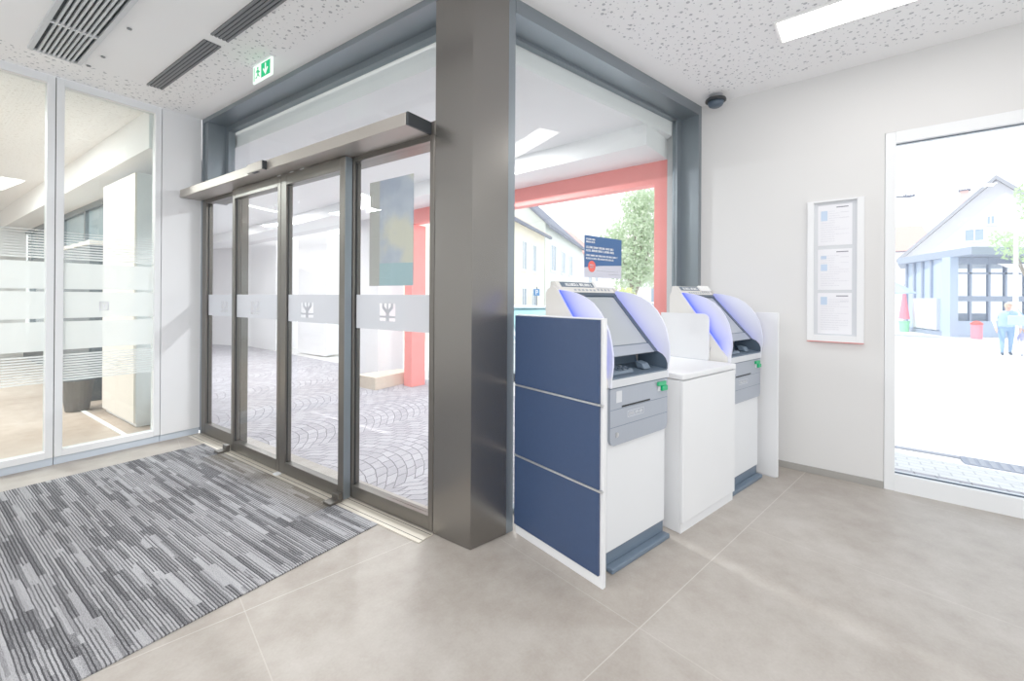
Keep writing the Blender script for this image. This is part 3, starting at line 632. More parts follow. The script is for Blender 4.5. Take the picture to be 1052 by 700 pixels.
# ------------------------------------------------------------------ terminals and dividers
def arc(cx, cz, r, a0, a1, n): return [(cx+r*cos(R(a0+(a1-a0)*i/n)), cz+r*sin(R(a0+(a1-a0)*i/n))) for i in range(n+1)]
def make_terminal(label):
    t = thing('self_service_terminal', label, 'bank terminal', W('B', .683, 0), ang('B'), 'self service terminals')
    hw = .2625
    MB().box(-hw, hw, -.57, -.13, .09, .905, .004).obj('cabinet', 'machine_white', t)
    kp = MB().box(-hw+.004, hw-.004, -.562, -.14, .0, .089).obj('kick_plate', 'slate', t)
    MB().box(-hw+.002, hw-.002, -.607, -.563, .0, .026, .006).obj('foot_rail', 'slate', kp)
    # grey fascia with rounded lower corners
    x0, x1, zb, zt, r = -hw+.004, hw-.002, .617, .903, .035
    prof = [(x0, zt)] + arc(x0+r, zb+r, r, 180, 270, 6) + arc(x1-r, zb+r, r, 270, 360, 6) + [(x1, zt)]
    fa = MB().prism_y(prof, -.586, -.5705).obj('fascia', 'fascia', t)
    s = MB()
    for z in (.795, .708): s.box(x0+.002, x1-.002, -.5868, -.586, z, z+.0022)
    s.box(x0-.002, x1, -.5872, -.5862, .9, .9035)
    s.obj('seam', 'slate', fa)
    MB().box(-.165, .085, -.588, -.586, .800, .809).obj('receipt_slot', 'gasket', fa)
    l = MB(); a, b, c, d = -.115, .03, .742, .772
    l.box(a, b, -.5872, -.586, c, c+.002); l.box(a, b, -.5872, -.586, d, d+.002); l.box(a, a+.002, -.5872, -.586, c, d); l.box(b-.002, b, -.5872, -.586, c, d)
    glyphs(l, a+.012, b-.01, c+.009, .014, -.586, .0012); l.obj('label_plate', 'lip', fa)
    MB().box(-.212, -.166, -.588, -.586, .828, .886, .001).obj('side_hatch', 'lip', fa)
    MB().lathe([(.013, -.590), (.013, -.586)], (-.205, 0, .668), 16, 'Y').lathe([(.004, -.592), (.004, -.590)], (-.205, 0, .668), 8, 'Y').obj('lock', 'alu', fa)
    cs = MB().box(.15, .228, -.600, -.586, .868, .890, .003).box(.185, .238, -.604, -.586, .838, .866, .004).obj('card_slot', 'green', fa)
    MB().box(.16, .18, -.592, -.586, .838, .864, .001).obj('slot_mark', 'lip', fa)
    # pale lip and dark shelf with keypad recess
    MB().prism_x([(-.592, .907), (-.592, .942), (-.588, .946), (-.40, .946), (-.40, .907)], -hw, hw).obj('front_lip', 'lip', t)
    sh = MB().prism_x([(-.590, .9465), (-.588, .953), (-.39, .972), (-.37, 1.06), (-.33, 1.06), (-.33, .9465)], -hw+.012, hw-.012).obj('shelf', 'shelf_slate', t)
    kb = MB(); kb.prism_x([(-.555, .960), (-.455, .970), (-.450, .986), (-.548, .974)], -.20, -.02); kb.obj('keypad', 'slate', sh)
    kk = MB()
    for i in range(4):
        for j in range(3): kk.box(-.185+i*.042, -.185+i*.042+.030, -.548+j*.030, -.526+j*.030, .974+j*.0042, .982+j*.0042, .002)
    kk.obj('keys', 'slate_dark', sh)
    MB().prism_x([(-.548, .962), (-.50, .968), (-.49, 1.0), (-.53, .99)], .09, .15).obj('card_reader', 'slate', sh)
    # tilted screen housing
    dy, dz = -.215+.52, 1.385-1.05   # vector from bottom to top of the slope
    sc = MB().prism_x([(-.525, 1.045), (-.218, 1.378), (-.17, 1.36), (-.17, 1.02), (-.40, 1.03)], -hw+.012, hw-.012).obj('screen_housing', 'slate', t)
    def on_slope(f, lift): # point on slope
        y = -.525+f*.307; z = 1.045+f*.333; n = Vector((-.333, .307)).normalized(); return (y+n.x*lift, z+n.y*lift)
    def slab(x0, x1, f0, f1, l0, l1): return MB().prism_x([on_slope(f0, l0), on_slope(f1, l0), on_slope(f1, l1), on_slope(f0, l1)], x0, x1)
    slab(-hw+.047, hw-.047, .15, .93, .0005, .0025).obj('display', 'screen', sc)
    slab(-hw+.047, hw-.047, .0, .13, .0005, .006).obj('bezel_bar', 'fascia', sc)
    for xa in (-hw+.013, hw-.046): slab(xa, xa+.033, .0, .945, .0005, .007).obj('side_rail', 'slate_dark', sc)
    slab(-hw+.014, hw-.014, .945, 1.0, .0005, .010).obj('top_bar', 'slate_dark', sc)
    # header
    hd = MB().prism_x([(-.225, 1.380), (-.172, 1.447), (-.140, 1.447), (-.13, 1.36), (-.17, 1.36)], -hw+.03, hw-.002).obj('header', 'machine_cream', t)
    n = Vector((-.067, .053)).normalized()
    def hslab(x0, x1, f0, f1, l0, l1):
        p = lambda f, l: (-.225+.053*f+n.x*l, 1.380+.067*f+n.y*l)
        return MB().prism_x([p(f0, l0), p(f1, l0), p(f1, l1), p(f0, l1)], x0, x1)
    hslab(-.20, .085, .52, .95, .0004, .002).obj('header_sign', 'slate', hd)
    gm = MB(); glyphs(gm, -.16, .07, 0, .020, 0, .0012, word=(4, 8))
    me_rot = Matrix.Translation((0, -.225+.053*.60+n.x*.0022, 1.380+.067*.60+n.y*.0022)) @ Matrix.Rotation(-(pi/2-math.atan2(.067, .053)), 4, 'X')
    bmesh.ops.transform(gm.bm, matrix=me_rot, verts=gm.bm.verts[:]); gm.obj('header_lettering', 'white', hd)
    ic = MB()
    for i in range(6): ic.box(-.11+i*.034, -.11+i*.034+.018, -.0012, 0, 0, .012); 
    for i in range(4): ic.box(.10+i*.034, .10+i*.034+.016, -.0012, 0, .002, .016)
    bmesh.ops.transform(ic.bm, matrix=Matrix.Translation((0, -.225+.053*.2+n.x*.0012, 1.380+.067*.2+n.y*.0012)) @ Matrix.Rotation(-(pi/2-math.atan2(.067, .053)), 4, 'X'), verts=ic.bm.verts[:]); ic.obj('header_symbols', 'fascia', hd)
    hslab(.092, hw-.006, .45, 1.05, .0006, .012).obj('paper_flap', 'white', hd)
    # outer shells behind the LED line, curved privacy wings in front of it
    shell = [(-.145, .905), (-.575, .905), (-.575, .950), (-.545, .99), (-.232, 1.402), (-.20, 1.418), (-.16, 1.402), (-.145, 1.375)]
    wing = [(-.50, .907), (-.592, .907), (-.594, .955), (-.603, 1.02), (-.602, 1.075), (-.592, 1.13), (-.578, 1.185), (-.553, 1.235), (-.520, 1.282), (-.475, 1.325), (-.42, 1.357), (-.36, 1.377), (-.30, 1.389), (-.235, 1.396), (-.21, 1.37)]
    for sd in (-1, 1):
        x_in, x_w, x_out = sd*(hw-.011), sd*(hw+.001), sd*(hw+.014)
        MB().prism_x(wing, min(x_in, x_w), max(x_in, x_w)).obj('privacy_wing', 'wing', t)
        sh_ = MB().prism_x(shell, min(x_w+sd*.001, x_out), max(x_w+sd*.001, x_out)).obj('side_shell', 'machine_cream', t)
        MB().prism_x([(-.525, 1.050), (-.56, 1.035), (-.582, 1.012), (-.592, .985), (-.592, .955), (-.40, .955), (-.40, 1.03)], min(x_in, x_in-sd*.004), max(x_in, x_in-sd*.004)).obj('recess_cheek', 'slate_dark', t)
        c = MB(); pts = []
        for i in range(9):
            a_ = R(-60+i*12); pts.append((x_out+sd*.0008, -.52+.09*cos(a_)-.02, 1.0+.11*sin(a_)-.05))
        c.tube(pts, .0012, 6); c.obj('shell_seam', 'fascia', sh_)
        # LED lines: outside face along the shell edge, inside face along the screen edge
        d = Vector((-.232+.545, 1.402-.99)).normalized(); nn = Vector((-d.y, d.x))
        def strip(xa, xb, f0, f1, base, off, th):
            q0 = Vector(base)+d*f0+nn*off; q1 = Vector(base)+d*f1+nn*off
            return MB().prism_x([tuple(q0), tuple(q1), tuple(q1+nn*th), tuple(q0+nn*th)], min(xa, xb), max(xa, xb))
        strip(x_w+sd*.0005, x_w+sd*.005, .01, .50, (-.545, .99), .0005, .002).obj('led_line', 'led', t)
    return t
T1 = make_terminal('front self service bank terminal beside the navy blue divider panel')
T2 = dup(T1, W('B', .683+1.308, 0), 'rear self service bank terminal between the white cabinet and the white wall')

t = thing('room_divider', 'tall divider panel with navy blue face beside the corner column', 'divider panel', W('B', .312, -.33), ang('B'))
MB().box(-.010, .014, -.312, .312, 0, 1.256, .002).obj('board', 'panel_white', t)
for z0, z1 in ((.058, .450), (.459, .849), (.858, 1.250)): MB().box(-.024, -.0105, -.296, .312, z0, z1, .0015).obj('navy_cladding', 'blue_panel', t)
for z in (.4505, .8495): MB().box(-.030, -.0105, -.318, .312, z, z+.008, .002).obj('metal_strip', 'alu', t)
t = thing('room_divider', 'plain white divider panel standing beside the rear terminal', 'divider panel', W('B', 2.325, -.36), ang('B'))
MB().box(-.012, .012, -.325, .30, .008, 1.250, .003).obj('board', 'panel_white', t)
MB().box(-.010, .010, -.31, .29, 0, .008).obj('foot_strip', 'lip', t)
t = thing('white_cabinet', 'white floor cabinet standing between the two terminals', 'cabinet', W('B', 1.379, -.36), ang('B'))
MB().box(-.350, .322, -.255, .25, .0, .880, .003).obj('carcass', 'panel_white', t)
MB().box(-.352, .324, -.275, -.256, .062, .876, .003).obj('door', 'panel_white', t)
MB().box(-.350, .322, -.262, -.255, .0, .058).obj('plinth', 'panel_white', t)
MB().box(-.356, .328, -.278, .255, .884, .918, .006).obj('top_board', 'panel_white', t)
t = thing('divider_screen', 'small white divider screen with rounded corner standing on the white cabinet', 'divider panel', W('B', 1.698, -.28, .918), ang('B'))
r = .045
pr = [(.19, 0.004), (.19, .328)] + arc(-.178+r, .328-r, r, 90, 180, 8) + [(-.178, 0.004)]
MB().prism_x(pr, -.008, .008).obj('board', 'panel_white', t)
MB().prism_x([(-.17, 0), (.18, 0), (.18, .0045), (-.17, .0045)], -.010, .010).obj('foot_strip', 'lip', t)

# notice frame and sheets on wall C
t = thing('notice_board', 'white notice frame with red lower edge on the right wall', 'picture frame', W('C', .968, -.0, 1.034), ang('C'))
f = MB(); hw = .172; hh = 1.074
f.box(-hw, -hw+.042, -.03, -.001, 0, hh, .002); f.box(hw-.042, hw, -.03, -.001, 0, hh, .002); f.box(-hw+.042, hw-.042, -.03, -.001, hh-.012, hh); f.box(-hw+.042, hw-.042, -.03, -.001, 0, .046)
f.obj('frame', 'panel_white', t)
MB().box(-hw+.042, hw-.042, -.006, -.001, .046, hh-.012).obj('back_board', 'lip', t)
MB().box(-hw, hw, -.0305, -.002, -.005, -.0005).obj('red_edge', 'red_edge', t)
for i, (z0, lab) in enumerate(((1.764, 'uppermost of the three printed sheets in the notice frame'), (1.426, 'middle of the three printed sheets in the notice frame'), (1.092, 'lowest of the three printed sheets in the notice frame'))):
    s = thing('notice_sheet', lab, 'paper', W('C', .966, -.0065, z0), ang('C'), 'printed sheets in the notice frame')
    MB().box(-.104, .104, -.0014, 0, 0, .310).obj('sheet', 'paper', s)
    a = MB(); a.box(.01, .082, -.0024, -.0014, .284, .291); a.obj('title_bar', 'ink_dark', s)
    b = MB(); zt = (.19, .145, .22)[i]; zh = (.075, .05, .06)[i]
    b.box(-.085, -.045, -.0024, -.0014, zt, zt+zh)
    if i == 1: MB().box(-.085, -.05, -.0024, -.0014, .235, .26).obj('blue_block', 'ink_blue', s)
    b.obj('blue_block', 'ink_blue', s)
    g = MB()
    for j in range(14):
        z = .03+j*.0175
        x0 = -.035 if zt-.01 < z < zt+zh+.01 else -.085
        x1 = random.choice((.0, .03, .085))
        glyphs(g, x0, x1, z, .005, -.0014, .001)
    g.box(.035, .085, -.0022, -.0014, .205, .207); g.box(.035, .085, -.0022, -.0014, .246, .249)
    g.obj('print_lines', 'ink', s)

# poster on window B
t = thing('blue_poster', 'blue poster with white text and round orange badge on the window behind the terminals', 'poster', W('B', 1.335, .184, 1.505), ang('B'))
MB().box(-.222, .222, -.002, 0, 0, .31).obj('sheet', 'poster_grey', t)
MB().prism_y([(-.222, .31), (.222, .31), (.222, .105), (-.05, .090), (-.222, .072)], -.0034, -.0021).obj('blue_field', 'poster_blue', t)
g = MB()
glyphs(g, -.205, -.10, .277, .011, -.0034); glyphs(g, -.205, -.10, .257, .011, -.0034); g.obj('text_block', 'white', t); g = MB()
glyphs(g, -.205, .13, .216, .015, -.0034); glyphs(g, -.205, .13, .192, .015, -.0034); g.obj('text_block', 'white', t); g = MB()
glyphs(g, -.205, .17, .158, .012, -.0034); glyphs(g, -.205, .12, .135, .012, -.0034); g.obj('text_block', 'white', t)
bd = MB().lathe([(.042, -.0048), (.042, -.0036)], (-.140, 0, .082), 24, 'Y').obj('badge', 'orange', t)
g = MB(); glyphs(g, -.165, -.115, .088, .009, -.0049); glyphs(g, -.160, -.118, .072, .008, -.0049); g.obj('badge_lettering', 'poster_grey', bd)
g = MB(); glyphs(g, .06, .20, .028, .006, -.0022); glyphs(g, -.08, .19, .05, .005, -.0022); g.obj('small_print', 'ink', t)
# poster (its back) outside the right sidelight
def mat_poster():
    tt = NT('faded_poster_back'); v = tt.coords('A'); x, y, z = tt.xyz(v)
    n = tt.noise(tt.vec(x, z, 0.0), 3.2, 3.0)
    c = tt.ramp(n, [(.35, lin((150, 158, 178))), (.5, lin((172, 178, 192))), (.62, lin((198, 194, 178)))])
    c2 = tt.mix(tt.math('GREATER_THAN', tt.math('ADD', z, tt.math('MULTIPLY', x, .02)), 1.62), lin((150, 178, 186)), c)
    c3 = tt.mix(tt.math('LESS_THAN', x, 2.645), c2, lin((168, 166, 162)))
    return tt.done(tt.bsdf(c3, .6, 0, .3).outputs[0])
M['poster_back'] = mat_poster()
t = thing('window_poster', 'grey blue poster seen from behind on the right glass sidelight', 'poster', W('A', 2.75, .036, 1.422), ang('A'))
MB().box(-.207, .207, 0, .003, 0, .678).obj('sheet', 'poster_back', t)

# ------------------------------------------------------------------ arcade outside
def C2(u, o): return W('C', u, o)[:2]
struct(MB().prism_z([A2(-16, .2), A2(3.3, .2), W('B', .3, .2)[:2], W('B', 2.5, .2)[:2], C2(0, .1), C2(6.5, .1), C2(6.5, .55), C2(0, .6), C2(-16, .4)], -.12, -.008).obj('floor_arcade', 'cobble'), 'grey cobbles laid in arcs outside the doors', 'paving')
struct(MB().prism_z([A2(-16, .25), A2(3.3, .25), W('B', .3, .22)[:2], W('B', 2.36, .22)[:2], C2(-.31, 0.0), C2(-.31, .26), C2(-16, .26)], 2.855, H+.35).obj('ceiling_arcade', 'soffit'), 'white soffit over the arcade outside', 'ceiling')
struct(MB().prism_z([C2(-16, -.5), C2(-.307, -.5), C2(-.307, 0), C2(-16, 0)], 2.67, 2.86).obj('trim_3', 'soffit'), 'white downstand beam over the red portal', 'beam')
t = thing('red_portal', 'coral red portal frame around the arcade opening to the street', 'portal', W('C', 0, 0), ang('C'))
MB().box(-4.33, -.308, .0, .12, 2.455, 2.67).obj('lintel', 'red', t)
MB().box(-.43, -.308, .0, .12, -.008, 2.455).obj('post', 'red', t)
MB().box(-4.33, -4.15, .0, .26, -.008, 2.455).obj('post', 'red', t)
# facade above portal etc.
struct(MB().prism_z([C2(-16, .0), C2(-.307, 0), C2(-.307, .26), C2(-16, .26)], 2.672, 2.856).obj('wall_facade', 'lilac_wall'), 'white facade band above the arcade openings', 'wall')
def pillar(pts, lab):
    c = sum((Vector((p[0], p[1], 0)) for p in pts), Vector())/len(pts)
    o = MB().prism_z([(p[0]-c.x, p[1]-c.y) for p in pts], 0, 2.86+.0).obj('pillar', 'lilac_wall', None, (c.x, c.y, -.008))
    return tag(o, lab, 'pillar', 'white arcade pillars')
pillar([A2(-1.60, 2.86), A2(-1.013, 2.934), A2(-.94, 3.42), A2(-1.5, 3.45)], 'nearest white arcade pillar beside the red portal post')
pillar([A2(-5.28, 3.94), A2(-4.10, 3.95), A2(-4.5, 4.7), A2(-5.5, 4.6)], 'wide white arcade pillar seen through the right sliding leaf')
pillar([A2(-7.4, 3.86), A2(-6.07, 3.82), A2(-6.3, 4.5), A2(-7.5, 4.5)], 'farthest white arcade pillar seen at the door joint')
struct(MB().prism_z([A2(-9.2, .1), A2(-9.2, 3.4), A2(-9.5, 3.4), A2(-9.5, .1)], -.008, 2.86).obj('wall_arcade_end', 'lilac_wall'), 'pale end wall of the arcade', 'wall')
pq = [(-1.98, 6.27), (-1.60, 6.93), (-1.84, 7.08), (-2.36, 6.55)]
tag(MB().prism_z([(x+2.0, y-6.7) for x, y in pq], 0, .18).obj('plinth_block', 'kerb_beige', None, (-2.0, 6.7, -.008)), 'low beige stone plinth block at the foot of the nearest arcade pillar', 'plinth')
struct(MB().prism_z([A2(-9.2, 3.4), A2(-7.4, 3.9), A2(-7.4, 4.1), A2(-9.2, 3.7)], -.008, 2.86).obj('wall_arcade_side', 'lilac_wall'), 'pale wall beside the farthest arcade pillar', 'wall')
def soffit_lamp(a, b, lab):
    a, b = Vector(a+(0,)), Vector(b+(0,)); d = b-a
    t = thing('soffit_light', lab, 'ceiling light', ((a.x+b.x)/2, (a.y+b.y)/2, 2.84), math.atan2(d.y, d.x), 'linear lights in the arcade soffit')
    h = d.length/2
    MB().box(-h, h, -.06, .06, 0, .0145).obj('housing', 'lamp_housing', t); MB().box(-h+.01, h-.01, -.05, .05, -.004, -.0002).obj('diffuser', 'lamp_soft', t)
    area('soffit_lamp_light', (0, 0, -.006), 2*h-.03, .09, 0, 75, t)
def area(name, loc, sx, sy, rotz, watts, parent=None):
    ld = bpy.data.lights.new(name, 'AREA'); ld.shape = 'RECTANGLE'; ld.size = sx; ld.size_y = sy; ld.energy = watts
    lo = bpy.data.objects.new(name, ld); C.objects.link(lo); lo.location = loc; lo.rotation_euler = (0, 0, rotz)
    if parent: lo.parent = parent
    return lo
soffit_lamp(A2(-2.87, 2.5), A2(-3.07, 3.2), 'linear soffit light seen through the right sliding leaf')
soffit_lamp(A2(-2.6, 1.5), A2(-2.8, 2.15), 'linear soffit light seen through the left sliding leaf')
soffit_lamp(A2(-.4, 2.1), A2(-.62, 2.6), 'linear soffit light seen through the right sidelight')

def office_fill_lamp(u, o, lab):  # lamps added to brighten the office behind the glass
    t = thing('office_fill_light', lab, 'ceiling light', W('A', u, o, H-.02), ang('A'), 'added office fill lights')
    MB().box(-.64, .64, -.135, .135, .004, .0195, .002).obj('housing', 'lamp_housing', t)
    MB().box(-.62, .62, -.122, .122, 0, .004).obj('diffuser', 'lamp', t)
    area('office_fill_lamp_light', (0, 0, -.004), 1.2, .24, 0, 72, t)
office_fill_lamp(-1.9, -1.6, 'added fill light in the office nearest the glass partition')
office_fill_lamp(-4.4, -1.6, 'added fill light in the office farther from the partition')
office_fill_lamp(-2.6, -3.6, 'added fill light in the office towards its rear, near the partition')
office_fill_lamp(-5.4, -3.6, 'added fill light in the office rear corner')
soffit_lamp(A2(-5.0, 1.2), A2(-5.2, 1.9), 'added linear soffit light deeper in the arcade')  # this soffit lamp and the next are added to brighten the arcade
soffit_lamp(C2(-1.6, -1.0), C2(-2.4, -1.0), 'added linear soffit light before the red portal')
# ------------------------------------------------------------------ street and plaza
def gz(p):
    n = wnrm('C'); s = n[0]*p[0]+n[1]*p[1]-WALL['C'][1]-.35
    s = max(0.0, min(1.0, s/3.0)); return -.012-.29*s*s*(3-2*s)
mb = MB(); us = [-60, -30, -16, -8, -4, 0, 2, 4, 6, 8, 12, 20, 40, 70]; os_ = [.35, .7, 1.1, 1.5, 2, 2.5, 3, 3.4, 4, 6, 12, 30, 90]
gv = [[mb.bm.verts.new((W('C', u, o)[0], W('C', u, o)[1], gz(W('C', u, o)))) for o in os_] for u in us]
for i in range(len(us)-1):
    for j in range(len(os_)-1): mb.bm.faces.new((gv[i][j], gv[i+1][j], gv[i+1][j+1], gv[i][j+1]))
struct(mb.obj('floor_plaza', 'plaza', smooth=True), 'bright sunlit plaza and street paving outside', 'paving')
# cobbled strip and drain cover before window C
kz = gz(W('C', 2, 1.58))
tag(MB().box(-4, 5.5, -.03, .03, 0, .03).obj('kerb_line', 'kerb', None, W('C', 1.6, 1.75, gz(W('C', 1.6, 1.75))-.012), ang('C')), 'thin grey kerb line across the plaza outside the right window', 'kerb')
p = (3.6, 3.33)
t = thing('drain_cover', 'grey rectangular drain cover in the plaza outside the right window', 'drain cover', (4.32, 3.72, gz((4.32, 3.72))+.0), ang('C'))
MB().box(-.30, .30, -.14, .14, -.01, .018, .003).obj('frame', 'drain', t)
for i in range(8): MB().box(-.26+i*.066, -.22+i*.066, -.11, .11, .0185, .022).obj('bar', 'kerb', t)

def house(P0, P1, depth, eave, ridge, wall, roof, wins, name, label, cat='house', base=-.3, gable_front=False, over=.3):
    P0, P1 = Vector(P0[:2]), Vector(P1[:2]); d = P1-P0; L = d.length
    t = thing(name, label, cat, (P0.x, P0.y, base), math.atan2(d.y, d.x))
    e, rg = eave-base, ridge-base
    if gable_front:
        MB().prism_y([(0, 0), (L, 0), (L, e), (L/2, rg), (0, e)], 0, depth).obj('walls', wall, t)
        k = MB(); s = (rg-e)/(L/2)
        k.prism_y([(-over, e-over*s+.05), (L/2, rg+.05), (L/2, rg+.3), (-over, e-over*s+.3)], -.35, depth+.3)
        k.prism_y([(L+over, e-over*s+.05), (L/2, rg+.05), (L/2, rg+.3), (L+over, e-over*s+.3)], -.35, depth+.3)
        k.obj('roof', roof, t)
    else:
        MB().prism_x([(0, 0), (depth, 0), (depth, e), (depth/2, rg), (0, e)], 0, L).obj('walls', wall, t)
        k = MB(); s = (rg-e)/(depth/2)
        k.prism_x([(-over, e-over*s+.03), (depth/2, rg+.03), (depth/2, rg+.2), (-over, e-over*s+.18)], -.2, L+.2)
        k.prism_x([(depth+over, e-over*s+.03), (depth/2, rg+.03), (depth/2, rg+.2), (depth+over, e-over*s+.18)], -.2, L+.2)
        k.obj('roof', roof, t)
        MB().box(-.2, L+.2, -over-.05, -over+.06, e-over*s-.02, e-over*s+.1).obj('gutter', 'roof_grey', t)
    for (x, z, w, h) in wins:
        f = MB(); q = .07
        f.box(x-q, x, -.05, .0, z-q, z+h+q); f.box(x+w, x+w+q, -.05, 0, z-q, z+h+q); f.box(x, x+w, -.05, 0, z+h, z+h+q); f.box(x-q-.05, x+w+q+.05, -.09, 0, z-q-.03, z)
        f.box(x+w/2-.03, x+w/2+.03, -.03, 0, z, z+h)
        fo = f.obj('window', 'frame_far', t); MB().box(x, x+w, -.015, 0.0, z, z+h).obj('pane', 'pane_far', fo)
    return t
h1a, h1b = at(528, 17.6), at(559, 22)
dv = (Vector(h1b)-Vector(h1a)).normalized(); h1s = Vector(h1a)-dv*2.4
house(h1s, h1b, 6, 4.53, 6.1, 'cream', 'roof_beige', [(3.4, 2.9, .55, 1.2), (4.9, 2.9, .55, 1.2), (3.4, 0.75, .55, 1.3), (4.9, .75, .55, 1.3), (1.6, 2.9, .55, 1.2), (1.6, .75, .55, 1.3)], 'house', 'cream house with beige roof seen beside the corner column through the window')
h2a, h2b = at(560, 22.6), at(598, 34)
house(h2a, h2b, 8, 5.3, 9.0, 'pale_green', 'roof_grey', [(1.2, 3.2, 1.2, 1.4), (4.0, 3.2, 1.0, 1.3), (6.5, 3.2, 1.0, 1.3), (1.4, .8, 1.0, 1.3), (4.2, .8, 1.0, 1.3), (6.6, .8, 1.0, 1.3)], 'house', 'pale green house with steep grey roof behind the cream house')
house(at(600, 36), at(622, 44), 7, 5.0, 8.0, 'white_render', 'roof_red', [(1.5, 2.9, 1, 1.3), (4, 2.9, 1, 1.3), (1.5, .7, 1, 1.3)], 'house', 'white house with red roof half hidden behind the blue poster')
hw_ = house(at(660, 30), at(700, 30), 6, 3.6, 6.0, 'white_render', 'roof_beige', [(.6, 1.2, .9, 1.2), (2.0, 1.2, .9, 1.2)], 'house', 'white house behind the tree next to the red portal post')

def tree(name, label, cat, base, trunk_h, r0, blobs, nleaf, size, leafmat, seed):
    rnd = random.Random(seed)
    t = thing(name, label, cat, base)
    tr = MB(); tr.tube([(0, 0, 0), (.03, .02, trunk_h*.5), (0, .05, trunk_h)], [r0, r0*.8, r0*.6], 8)
    for c, r in blobs: tr.tube([(0, .05, trunk_h*.8), (c[0]*.5, c[1]*.5, (trunk_h*.8+c[2])*.5+.1), (c[0]*.9, c[1]*.9, c[2])], [r0*.45, r0*.3, r0*.1], 6)
    tr.obj('trunk', 'bark', t)
    lv = MB()
    tot = sum(r**2 for c, r in blobs)
    for c, r in blobs:
        for _ in range(int(nleaf*r*r/tot)):
            v = Vector((rnd.gauss(0, 1), rnd.gauss(0, 1), rnd.gauss(0, 1))).normalized()*r*(rnd.random()**.4)
            p = Vector(c)+Vector((v.x, v.y, v.z*.9)); n = Vector((rnd.uniform(-1, 1), rnd.uniform(-1, 1), rnd.uniform(-.4, 1))).normalized()
            a = n.orthogonal().normalized(); a.rotate(Matrix.Rotation(rnd.uniform(0, 6.28), 3, n)); b = n.cross(a); s = size*rnd.uniform(.6, 1.3)
            lv.face([p-a*s, p-b*s*.45, p+a*s, p+b*s*.45])
    lv.obj('crown', leafmat, t); return t
tb = at(652, 19, -.3)
tree('tree', 'large pale green tree in the street beyond the red portal', 'tree', tb, 2.2, .16, [((-.3, 0, 2.6), .8), ((.5, .1, 2.8), .8), ((-.5, 0, 3.4), .95), ((.3, .2, 3.6), .95), ((-.1, 0, 4.6), 1.0), ((.4, 0, 5.3), .9), ((-.9, .1, 4.3), .6), ((.9, 0, 4.4), .8), ((.6, 0, 6.1), .7), ((0, 0, 5.9), .7)], 6200, .10, 'leaf', 3)
tree('bush', 'yellow green bush under the street tree beyond the window', 'bush', at(637, 15.2, -.3), .5, .05, [((0, 0, 1.1), .5), ((.4, 0, 1.3), .45), ((-.3, 0, .9), .45), ((.15, 0, 1.7), .4)], 1500, .08, 'leaf_y', 4)

# car
t = thing('car', 'pale blue car parked in the street beyond the window', 'car', at(522, 9.6, -.31), R(-62))
body = [(-2.05, .35), (-2.1, .62), (-2.0, .86), (-1.15, .98), (1.55, 1.0), (2.0, .92), (2.08, .6), (2.05, .32)]
b = MB(); b.prism_y(body, -.86, .86)
es = [e for e in b.bm.edges]; bmesh.ops.bevel(b.bm, geom=es, offset=.06, segments=2, affect='EDGES'); b.obj('body', 'car', t)
cab = MB(); lo = [(-1.15, .97), (1.75, .98)]; 
v = [cab.bm.verts.new(p) for p in ((-1.2, -.80, .96), (1.8, -.80, .96), (1.8, .80, .96), (-1.2, .80, .96), (-.35, -.62, 1.46), (1.2, -.62, 1.46), (1.2, .62, 1.46), (-.35, .62, 1.46))]
for q in ((3,2,1,0),(4,5,6,7),(0,1,5,4),(1,2,6,5),(2,3,7,6),(3,0,4,7)): cab.bm.faces.new([v[i] for i in q])
bmesh.ops.bevel(cab.bm, geom=cab.bm.edges[:], offset=.05, segments=2, affect='EDGES'); cab.obj('cabin_windows', 'car_glass', t)
MB().box(-.42, 1.24, -.60, .60, 1.455, 1.495, .015).obj('roof', 'car', t)
pl = MB()
for y in (-1, 1):
    for (a0, a1) in (((-1.2, .8), (-.35, .62)), ((.45, .80), (.45, .62)), ((1.8, .80), (1.2, .62))): pl.tube([(a0[0], y*a0[1], .97), (a1[0], y*a1[1], 1.46)], .03, 6)
pl.obj('pillars', 'car', t)
for sx in (-1.35, 1.35):
    for sy in (-1, 1):
        w = MB().lathe([(.2, -.1), (.31, -.1), (.33, -.07), (.33, .07), (.31, .1), (.2, .1)], (sx, sy*.78, .33), 20, 'Y').obj('wheel', 'tyre', t)
        MB().lathe([(.19, -.105), (.19, .105)], (sx, sy*.78, .33), 14, 'Y').obj('hubcap', 'chrome', w)
for sy in (-.6, .6): MB().box(-2.13, -2.02, sy-.17, sy+.17, .66, .80, .03).obj('headlight', 'white', t)
MB().box(-2.13, -2.04, -.45, .45, .42, .60, .02).obj('grille', 'slate_dark', t)

t = thing('parking_sign', 'small blue square traffic sign on a post before the cream house', 'traffic sign', at(551.5, 19, -.3), R(-5))
MB().tube([(0, 0, 0), (0, 0, 2.15)], .03, 8).obj('post', 'kerb', t)
MB().box(-.13, .13, -.05, -.035, 1.75, 2.05, .004).obj('plate', 'sign_blue', t)
g = MB(); g.box(-.05, -.02, -.056, -.0505, 1.80, 2.0); g.box(-.02, .04, -.056, -.0505, 1.975, 2.0); g.box(-.02, .04, -.056, -.0505, 1.885, 1.91); g.box(.03, .055, -.056, -.0505, 1.895, 1.99); g.obj('symbol', 'white', t)
t = thing('street_fence', 'low white fence with a grey green banner under the street tree', 'fence', at(655, 14, -.3), R(35))
for x in (-.9, 0, .9): MB().box(x-.03, x+.03, -.03, .03, 0, 1.55).obj('post', 'frame_far', t)
MB().box(-.9, .9, -.015, .015, 1.48, 1.54).box(-.9, .9, -.015, .015, .55, .6).obj('rail', 'frame_far', t)
MB().box(-.85, -.05, -.01, .01, .62, 1.40).obj('banner', 'fence_green', t)

